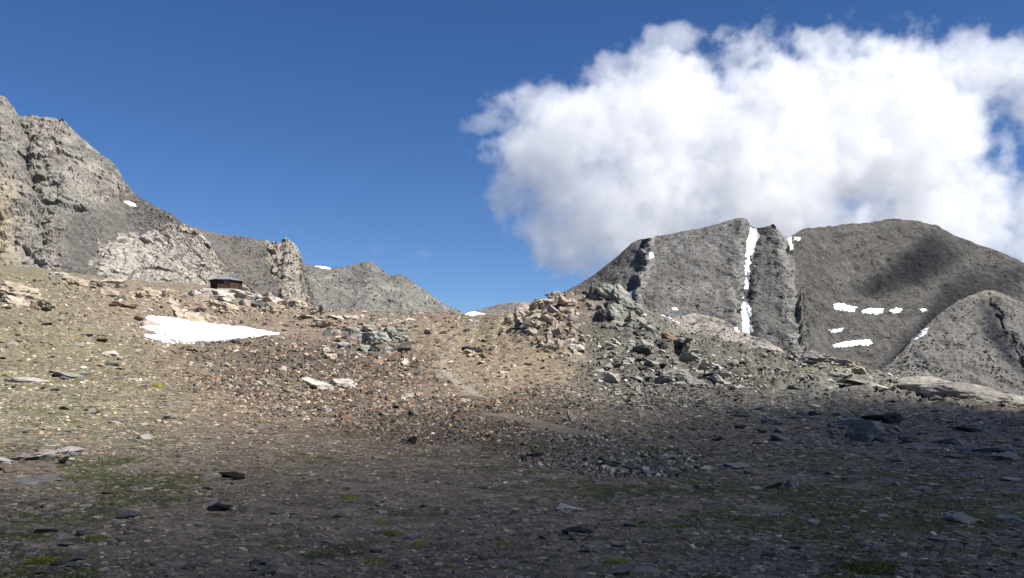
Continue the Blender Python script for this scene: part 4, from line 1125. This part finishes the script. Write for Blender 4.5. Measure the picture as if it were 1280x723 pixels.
# ------------------------------------------------------------------ moss and short grass
def blades(x, y, z, hgt, col, spread=1.0):
    n = len(x)
    a = rng.uniform(0, 2 * np.pi, n); w = hgt * rng.uniform(.10, .22, n)
    dx, dy = np.cos(a) * w, np.sin(a) * w
    lx, ly = rng.normal(0, .55, n) * hgt * spread, rng.normal(0, .55, n) * hgt * spread
    b = np.stack([x, y, z - .01], 1)
    v = np.stack([b - np.stack([dx, dy, 0 * dx], 1), b + np.stack([dx, dy, 0 * dx], 1),
                  b + np.stack([lx * .5 + dx * .7, ly * .5 + dy * .7, hgt * .6], 1), b + np.stack([lx, ly, hgt], 1)], 1)
    base = (np.arange(n) * 4)[:, None]
    return v.reshape(-1, 3), (base + np.array([[0, 1, 2]])), (base + np.array([[0, 2, 3]])), np.repeat(col, 4, 0)
x, y, z, px, py = sample_ground(230000, 5.2, 70)
mm = moss_mask(x, y, px, py) * (1 - path_mask(x, y)) * (1 - .8 * rubble_mask(x, y, px, py))
keep = rng.random(len(x)) < mm * .7
x, y, z = x[keep], y[keep], z[keep]; n = len(x)
hg = rng.uniform(.02, .045, n) * np.maximum(1, y / 16)
g0 = np.array([.058, .085, .014]); g1 = np.array([.20, .17, .04]); t = np.clip(.35 + .5 * fbm(x / 1.3, y / 1.3, None, 2) + rng.normal(0, .25, n), 0, 1)[:, None]
V, t1, t2, cc = blades(x, y, z, hg, g0 + (g1 - g0) * t)
o = link('grass', mesh_from('grass', V, [np.concatenate([t1, t2])], cc, False), M_LEAF)
tag(o, 'thin moss and short alpine grass between the stones', None, None, 'stuff')

def cushion(px, py, w, label, yellow=.5, group=None, tall=.42):
    p = gpt(px, py); k = p.y / F; R = w * k / 2
    n = 420 if w < 30 else 1600
    a = rng.uniform(0, 2 * np.pi, n); r = np.sqrt(rng.random(n)) * R
    x, y = r * np.cos(a) * (1 + .25 * np.sin(a * 3 + px)), r * np.sin(a) * .9
    flatten = tall if w < 30 else .16
    dome = R * flatten * (1 - (r / R) ** 2)
    z = height(p.x + x, p.y + y) - p.z
    col = np.array([.06, .08, .018]) + np.clip(yellow + rng.normal(0, .2, n), 0, 1)[:, None] * np.array([.17, .12, .012])
    V, t1, t2, cc = blades(x, y, z + dome * .6, np.full(n, min(R * .28, .035 * max(1, p.y / 14))) * rng.uniform(.6, 1.3, n), col, 1.1)
    e = bpy.data.objects.new('moss_cushion', None); COL.objects.link(e); e.location = p; e.empty_display_size = .1
    link('foliage', mesh_from('foliage', V, [np.concatenate([t1, t2])], cc, False), M_LEAF, e)
    # the felted body under the leaves
    kk = 10; m = 24
    A, S = np.meshgrid(np.linspace(0, 2 * np.pi, m, endpoint=False), np.linspace(0, 1, kk))
    rr = R * np.sin(S * np.pi / 2)
    bx, by = rr * np.cos(A) * (1 + .25 * np.sin(A * 3 + px)), rr * np.sin(A) * .9
    bz = (height(p.x + bx, p.y + by) - p.z) + R * flatten * .86 * np.cos(S * np.pi / 2) ** 1.2 - .03 * S * R + fbm(bx / R * 3, by / R * 3, None, 2) * R * .06
    q = grid_quads(kk, m).tolist() + [[i * m + m - 1, i * m, (i + 1) * m, (i + 1) * m + m - 1] for i in range(kk - 1)]
    bv = np.stack([bx.ravel(), by.ravel(), bz.ravel()], 1)
    bc = np.tile(np.array([.05, .06, .018]) + yellow * np.array([.08, .06, .004]), (len(bv), 1))
    link('cushion_body', mesh_from('cushion_body', bv, np.array(q), bc, True), M_LEAF, e)
    tag(e, label, 'moss', group)
cushion(198, 484, 13, 'bright yellow-green cushion plant alone on the left slope', 1.3, None, 1.0)
cushion(491, 669, 24, 'olive moss cushion in the shaded foreground, left of the middle', .35, 'moss cushions')
cushion(524, 681, 20, 'yellowish moss cushion right of the olive moss cushion', .8, 'moss cushions')
cushion(466, 704, 24, 'yellowish moss cushion below the olive moss cushion near the bottom edge', .8, 'moss cushions')
cushion(771, 704, 28, 'yellowish moss cushion just above the grey slab at the bottom edge', .9, 'moss cushions')
cushion(630, 681, 20, 'moss cushion in the bottom middle, left of the pale brick-shaped stone', .7, 'moss cushions')
cushion(477, 654, 16, 'small yellowish moss cushion above the olive moss cushion', .8, 'moss cushions')
cushion(436, 624, 20, 'moss cushion right of the lower dark long stone', .6, 'moss cushions')
cushion(565, 709, 14, 'small moss cushion at the bottom edge in the middle', .7, 'moss cushions')
cushion(1088, 711, 60, 'wide bright green moss patch at the bottom right', .25, 'moss cushions')
cushion(52, 702, 40, 'wide yellow-green moss patch at the bottom left', .8, 'moss cushions')
cushion(120, 675, 24, 'moss cushion right of the dark blue-grey stone', .4, 'moss cushions')

# ------------------------------------------------------------------ the hut
def box(bm, c, d, rot=None):
    r = bmesh.ops.create_cube(bm, size=1)
    M = Matrix.Translation(c) @ (rot.to_4x4() if rot is not None else Matrix()) @ Matrix.Diagonal((*d, 1))
    bmesh.ops.transform(bm, matrix=M, verts=r['verts'])
def part(name, parent, mat, build, bevel=0):
    bm = bmesh.new(); build(bm)
    if bevel: bmesh.ops.bevel(bm, geom=bm.edges[:], offset=bevel, segments=1, affect='EDGES')
    bmesh.ops.recalc_face_normals(bm, faces=bm.faces)
    me = bpy.data.meshes.new(name); bm.to_mesh(me); bm.free()
    return link(name, me, mat, parent)

def hut():
    Y = 212.0
    px, pyb = 283.0, 362.8
    R, HW, RISE = 3.55, 2.3, 1.15
    x = (px - 640) / F * Y; z = EYE + (HOR - pyb) / F * Y
    e = bpy.data.objects.new('mountain_hut', None); COL.objects.link(e); e.location = (x, Y, z)
    tag(e, 'small dark brown octagonal wooden hut with a grey tin roof on the pale ledge', 'hut')
    n = 8; a0 = math.radians(22.5 + 8)
    ang = [a0 + i * 2 * math.pi / n for i in range(n)]
    P = [Vector((math.cos(a) * R, math.sin(a) * R, 0)) for a in ang]
    part('stone_base', e, M_ROCKP, lambda bm: prism(bm, [p * 1.06 for p in P], -2.4, .0))
    for i in range(n):
        p, q = P[i], P[(i + 1) % n]; mid = (p + q) / 2; d = (q - p); L = d.length
        R3 = Matrix((d.normalized(), Vector((0, 0, 1)).cross(d.normalized()) * -1, Vector((0, 0, 1)))).transposed()
        if R3.determinant() < 0: R3 = Matrix((d.normalized(), Vector((0, 0, 1)).cross(d.normalized()), Vector((0, 0, 1)))).transposed()
        def wall(bm, mid=mid, L=L, R3=R3):
            nb = 9; w = L / nb
            for k in range(nb):
                box(bm, mid + d.normalized() * (-L / 2 + w * (k + .5)) + mid.normalized() * random.uniform(-.012, .012) + Vector((0, 0, HW / 2)), (w * .94, .07, HW), R3)
            box(bm, mid - mid.normalized() * .05 + Vector((0, 0, HW / 2)), (L * .98, .04, HW * .995), R3)
        wl = part('wall', e, M_WOOD, wall)
        part('corner_post', e, M_POSTWOOD, lambda bm, p=p: box(bm, p * 1.01 + Vector((0, 0, HW / 2 - .01)), (.2, .2, HW), Matrix.Rotation(math.atan2(p.y, p.x), 3, 'Z')))
        facing = mid.normalized().dot(Vector((0, -1, 0)))
        if facing > .85:      # front face: window
            out = mid.normalized()
            wd = part('window', e, M_TRIM, lambda bm: [box(bm, mid + out * .06 + d.normalized() * dx + Vector((0, 0, zz)), dd, R3) for dx, zz, dd in ((.55, 1.76, (.9, .06, .07)), (.55, 1.30, (.9, .06, .07)), (.13, 1.53, (.07, .055, .4)), (.97, 1.53, (.07, .055, .4)))])
            part('pane', wd, M_PANE, lambda bm: box(bm, mid + out * .05 + d.normalized() * .55 + Vector((0, 0, 1.53)), (.8, .02, .42), R3))
        elif facing > .3 and mid.x > 0:      # right face: door
            out = mid.normalized()
            dr = part('door', e, M_POSTWOOD, lambda bm: box(bm, mid + out * .05 + Vector((0, 0, .95)), (.95, .06, 1.86), R3))
            part('handle', dr, M_IRON, lambda bm: box(bm, mid + out * .11 + d.normalized() * .35 + Vector((0, 0, .95)), (.04, .06, .22), R3))
    ov = 1.16
    for i in range(n):
        p, q = P[i] * ov, P[(i + 1) % n] * ov
        top = Vector((0, 0, HW + RISE)); b = Vector((0, 0, HW - .12))
        def roof(bm, p=p, q=q):
            c = (p + q) / 2; g = .012
            pts = [p + (c - p) * g + b, q + (c - q) * g + b, top + (c.normalized() * .02)]
            lo = [bm.verts.new(v - Vector((0, 0, .09))) for v in pts]; hi = [bm.verts.new(v) for v in pts]
            bm.faces.new(hi); bm.faces.new(lo[::-1])
            for k in range(3): bm.faces.new((lo[k], lo[(k+1) % 3], hi[(k+1) % 3], hi[k]))
        rp = part('roof_panel', e, M_TIN, roof)
        def seam(bm, p=p):
            a = p + b + Vector((0, 0, .02)); d_ = top - a
            R3 = d_.to_track_quat('X', 'Z').to_matrix()
            box(bm, a + d_ / 2, (d_.length, .07, .05), R3)
        part('roof_ridge', rp, M_TIN, seam)
        part('eave_board', rp, M_POSTWOOD, lambda bm, p=p, q=q: box(bm, (p + q) / 2 * .985 + Vector((0, 0, HW - .27)), ((q - p).length * .96, .05, .18), Matrix.Rotation(math.atan2((q - p).y, (q - p).x), 3, 'Z')))
    part('roof_cap', e, M_TIN, lambda bm: bmesh.ops.create_cone(bm, cap_ends=True, segments=8, radius1=.32, radius2=.06, depth=.22, matrix=Matrix.Translation((0, 0, HW + RISE + .06))))
    return e
def prism(bm, pts, z0, z1):
    lo = [bm.verts.new(Vector((p.x, p.y, z0))) for p in pts]; hi = [bm.verts.new(Vector((p.x, p.y, z1))) for p in pts]
    bm.faces.new(hi); bm.faces.new(lo[::-1])
    for k in range(len(pts)): bm.faces.new((lo[k], lo[(k+1) % len(pts)], hi[(k+1) % len(pts)], hi[k]))
M_ROCKP = mat_plain('dry_stone', (.33, .29, .24), .9, 0, (1.5, 1.5, 3), .4, .08)
HUT = hut()
hl = HUT.location
def near_hut(dx, dy, w, h, col, label, kind='dblock'):
    k = hl.y / F
    o = rock(kind, 0, 0, w / k, h / k, col, pos=(hl.x + dx, hl.y + dy, hl.z - .15), name='boulder', sink=.15)
    tag(o, label, 'boulder')
near_hut(4.6, -.6, 1.5, 1.5, 'pale', 'pale rock standing close to the right wall of the hut')
near_hut(6.0, -.4, 1.1, 1.0, 'grey', 'smaller grey rock just right of the pale rock by the hut')

# marker post on the crest
p = gpt(401, 397); p.z -= .15
e = bpy.data.objects.new('marker_post', None); COL.objects.link(e); e.location = p
tag(e, 'thin dark wooden marker post with a short board on the crest', 'post')
part('post', e, M_POSTWOOD, lambda bm: box(bm, (0, 0, 1.25), (.26, .26, 2.7)), .02)
part('board', e, M_POSTWOOD, lambda bm: box(bm, (.02, -.17, 2.0), (.75, .07, .7)), .01)
part('cap', e, M_POSTWOOD, lambda bm: box(bm, (-.14, 0, 2.56), (.65, .22, .16)), .01)

# ------------------------------------------------------------------ clouds
def at(px, py, Y): return Vector(((px - 640) / F * Y, Y, EYE + (HOR - py) / F * Y))
def vapour(name, dens=1.0, aniso=.0, attr='density'):
    m = bpy.data.materials.new(name); m.use_nodes = True; t = m.node_tree; t.nodes.clear()
    o = t.nodes.new('ShaderNodeOutputMaterial'); pv = t.nodes.new('ShaderNodeVolumePrincipled')
    t.links.new(pv.outputs[0], o.inputs['Volume'])
    pv.inputs['Color'].default_value = (1, 1, 1, 1); pv.inputs['Density'].default_value = dens; pv.inputs['Anisotropy'].default_value = aniso
    pv.inputs['Density Attribute'].default_value = attr
    return m
M_CLOUD = vapour('cloud_vapour')

def cloud(name, label, Y0, blobs, res, seed, k1, k2, cut, gain, top, s1=420, s2=150):
    me = bpy.data.meshes.new(name); ob = link(name, me, M_CLOUD)
    g = bpy.data.node_groups.new(name + '_density', 'GeometryNodeTree')
    g.interface.new_socket('Geometry', in_out='INPUT', socket_type='NodeSocketGeometry')
    g.interface.new_socket('Geometry', in_out='OUTPUT', socket_type='NodeSocketGeometry')
    N, L = g.nodes, g.links
    out, vc, pos = N.new('NodeGroupOutput'), N.new('GeometryNodeVolumeCube'), N.new('GeometryNodeInputPosition').outputs[0]
    def ma(op, *a):
        n = N.new('ShaderNodeMath'); n.operation = op
        for i, v in enumerate(a):
            if isinstance(v, (int, float)): n.inputs[i].default_value = v
            else: L.new(v, n.inputs[i])
        return n.outputs[0]
    def vm(op, *a):
        n = N.new('ShaderNodeVectorMath'); n.operation = op
        for i, v in enumerate(a):
            if isinstance(v, tuple): n.inputs[i].default_value = v
            else: L.new(v, n.inputs[i])
        return n.outputs['Value'] if op == 'LENGTH' else n.outputs[0]
    def noise(s, det, rough, off):
        n = N.new('ShaderNodeTexNoise'); n.inputs['Scale'].default_value = 1 / s; n.inputs['Detail'].default_value = det; n.inputs['Roughness'].default_value = rough
        L.new(vm('ADD', pos, off), n.inputs['Vector']); return n.outputs[0]
    d = None; lo, hi = Vector((1e9,) * 3), Vector((-1e9,) * 3); k = Y0 / F
    for px, py, rx, ry in blobs:
        c = at(px, py, Y0); rr = (rx * k, (rx + ry) / 2 * k * .5, ry * k)
        e = ma('SUBTRACT', 1.0, vm('LENGTH', vm('DIVIDE', vm('SUBTRACT', pos, tuple(c)), rr)))
        d = e if d is None else ma('SMOOTH_MAX', d, e, .15)
        for i in range(3): lo[i] = min(lo[i], c[i] - rr[i] * 1.3); hi[i] = max(hi[i], c[i] + rr[i] * 1.3)
    f = ma('ADD', ma('MULTIPLY', ma('SUBTRACT', noise(s1, 9, .62, (seed, 0, 0)), .5), k1), ma('MULTIPLY', ma('SUBTRACT', noise(s2, 6, .68, (900 + seed, 40, 77)), .5), k2))
    v = ma('MAXIMUM', ma('SUBTRACT', ma('ADD', d, f), cut), 0.0)
    L.new(ma('MINIMUM', ma('MULTIPLY', v, gain), top), vc.inputs['Density'])
    vc.inputs['Min'].default_value = lo; vc.inputs['Max'].default_value = hi
    for a, b in zip('XYZ', res): vc.inputs['Resolution ' + a].default_value = b
    sm = N.new('GeometryNodeSetMaterial'); sm.inputs['Material'].default_value = M_CLOUD
    L.new(vc.outputs[0], sm.inputs[0]); L.new(sm.outputs[0], out.inputs[0])
    ob.modifiers.new('density', 'NODES').node_group = g
    tag(ob, label, None, None, 'stuff')

cloud('cloud', 'large bright white cumulus cloud above the massif', 4200,
      [(600, 156, 30, 16), (690, 134, 60, 36), (760, 89, 50, 26), (640, 241, 50, 36), (720, 196, 110, 90), (720, 281, 80, 55), (850, 144, 140, 90), (830, 241, 140, 90), (760, 331, 40, 30), (980, 144, 150, 105), (960, 246, 140, 105), (1110, 191, 150, 130), (1150, 114, 80, 60), (1225, 89, 70, 50), (1100, 296, 150, 80), (1200, 256, 70, 80), (1360, 134, 110, 100), (1025, 59, 50, 34), (842, 48, 44, 20), (1390, 286, 110, 80), (880, 306, 120, 60), (1240, 316, 50, 40), (1290, 94, 70, 50), (1300, 256, 60, 60)],
      (530, 110, 275), 40, 2.2, 2.0, .0, .016, .0046, 480, 130)
cloud('small_cloud', 'two faint wisps of cloud in the blue left of the large cloud', 4200,
      [(530, 318, 24, 14), (472, 314, 18, 14)], (60, 24, 30), 300, 1.6, 1.2, .30, .004, .0012, 160, 60)

# clouds overhead, out of the frame, whose shade lies on the foreground and on the massif
M_SHADE = vapour('overhead_cloud_vapour', .021, .3, '')
M_SHADE2 = vapour('dense_overhead_cloud_vapour', .016, .3, '')
def overhead(name, label, outline, dist, thick, mat, ramp):
    """outline: ground points (x, y, z) of the shade; the cloud hangs that far up the sun's rays"""
    pts = [Vector(p) + SDIR * dist for p in outline]
    c = sum(pts, Vector()) / len(pts)
    # dense closed outline
    P = np.array([p - c for p in pts]); n = len(P); m = 160
    t = np.linspace(0, n, m, endpoint=False); i = t.astype(int); f = (t - i)[:, None]
    p0, p1, p2, p3 = P[(i-1) % n], P[i], P[(i+1) % n], P[(i+2) % n]
    ring = .5 * (2*p1 + (p2-p0)*f + (2*p0-5*p1+4*p2-p3)*f**2 + (3*p1-p0-3*p2+p3)*f**3)
    rows = 14; V = []
    for up in (1, -1):
        for r in range(rows):
            s = 1 - (r / rows) ** 1.35; hgt = 1 - (1 - min(1, (1 - s) / ramp)) ** 1.6
            q = ring * s
            bump = fbm(q[:, 0] / 60, q[:, 1] / 60, q[:, 2] / 60 + up * 9, 3)
            q = q + np.array(SDIR)[None] * (up * thick * hgt * (1 + .35 * bump) * (1 if up > 0 else .5) * (1 if r else 0))[:, None]
            q[:, :2] *= (1 + .02 * bump)[:, None]
            V.append(q)
    V = np.array(V)
    Vf = V.reshape(-1, 3); Q = []
    for k in range(2):
        for r in range(rows - 1):
            a = (k * rows + r) * m + np.arange(m); b = (k * rows + r) * m + (np.arange(m) + 1) % m
            q = np.stack([a, b, b + m, a + m], 1); Q.append(q if k == 0 else q[:, ::-1])
    Vf = np.vstack([Vf, [np.array(SDIR) * thick], [np.array(SDIR) * -thick * .5]]); nv = len(Vf)
    tri = []
    for k in range(2):
        a = (k * rows + rows - 1) * m + np.arange(m); b = (k * rows + rows - 1) * m + (np.arange(m) + 1) % m
        tr = np.stack([a, b, np.full(m, nv - 2 + k)], 1); tri.append(tr if k == 0 else tr[:, ::-1])
    o = link(name, mesh_from(name, Vf, [np.concatenate(Q), np.concatenate(tri)], None, True), mat)
    # weld the two halves at the rim
    bm = bmesh.new(); bm.from_mesh(o.data); bmesh.ops.remove_doubles(bm, verts=bm.verts, dist=.5); bmesh.ops.recalc_face_normals(bm, faces=bm.faces); bm.to_mesh(o.data); bm.free()
    o.location = c
    tag(o, label, None, None, 'stuff')
edge = ground_at([-120, 0, 150, 330, 480, 620, 760, 900, 1040, 1180, 1290], [592, 578, 560, 540, 525, 512, 499, 489, 487, 495, 508])
overhead('overhead_cloud', 'cloud overhead shading the foreground', [tuple(v) for v in edge] + [(150, 130, 0), (420, 60, 0), (480, -250, 0), (100, -420, 0), (-260, -300, 0), (-190, -60, 0)], 2000, 110, M_SHADE, .36)
def mpt(px, py): 
    h = None
    while h is None: h = hit(px, py, ['massif', 'right_buttress']); py += 2
    return tuple(h[0])
overhead('overhead_cloud', 'cloud shading the upper right slope of the massif', [mpt(*q) for q in [(1050, 370), (1090, 342), (1130, 308), (1170, 286), (1215, 292), (1225, 312), (1190, 340), (1140, 362), (1090, 376)]], 1500, 72, M_SHADE2, .9)
overhead('overhead_cloud', 'cloud shading the massif above the right buttress', [mpt(*q) for q in [(1160, 384), (1180, 352), (1215, 324), (1265, 326), (1285, 350), (1240, 366), (1200, 380)]], 1500, 72, M_SHADE2, .9)
overhead('overhead_cloud', 'unseen cloud added to shade the hollow beside the rib of the right buttress', [mpt(*q) for q in [(1216, 374), (1240, 370), (1258, 392), (1276, 425), (1292, 462), (1280, 478), (1252, 450), (1226, 412)]], 900, 75, M_SHADE2, .8)  # added out of view to darken the hollow the rib leaves bright
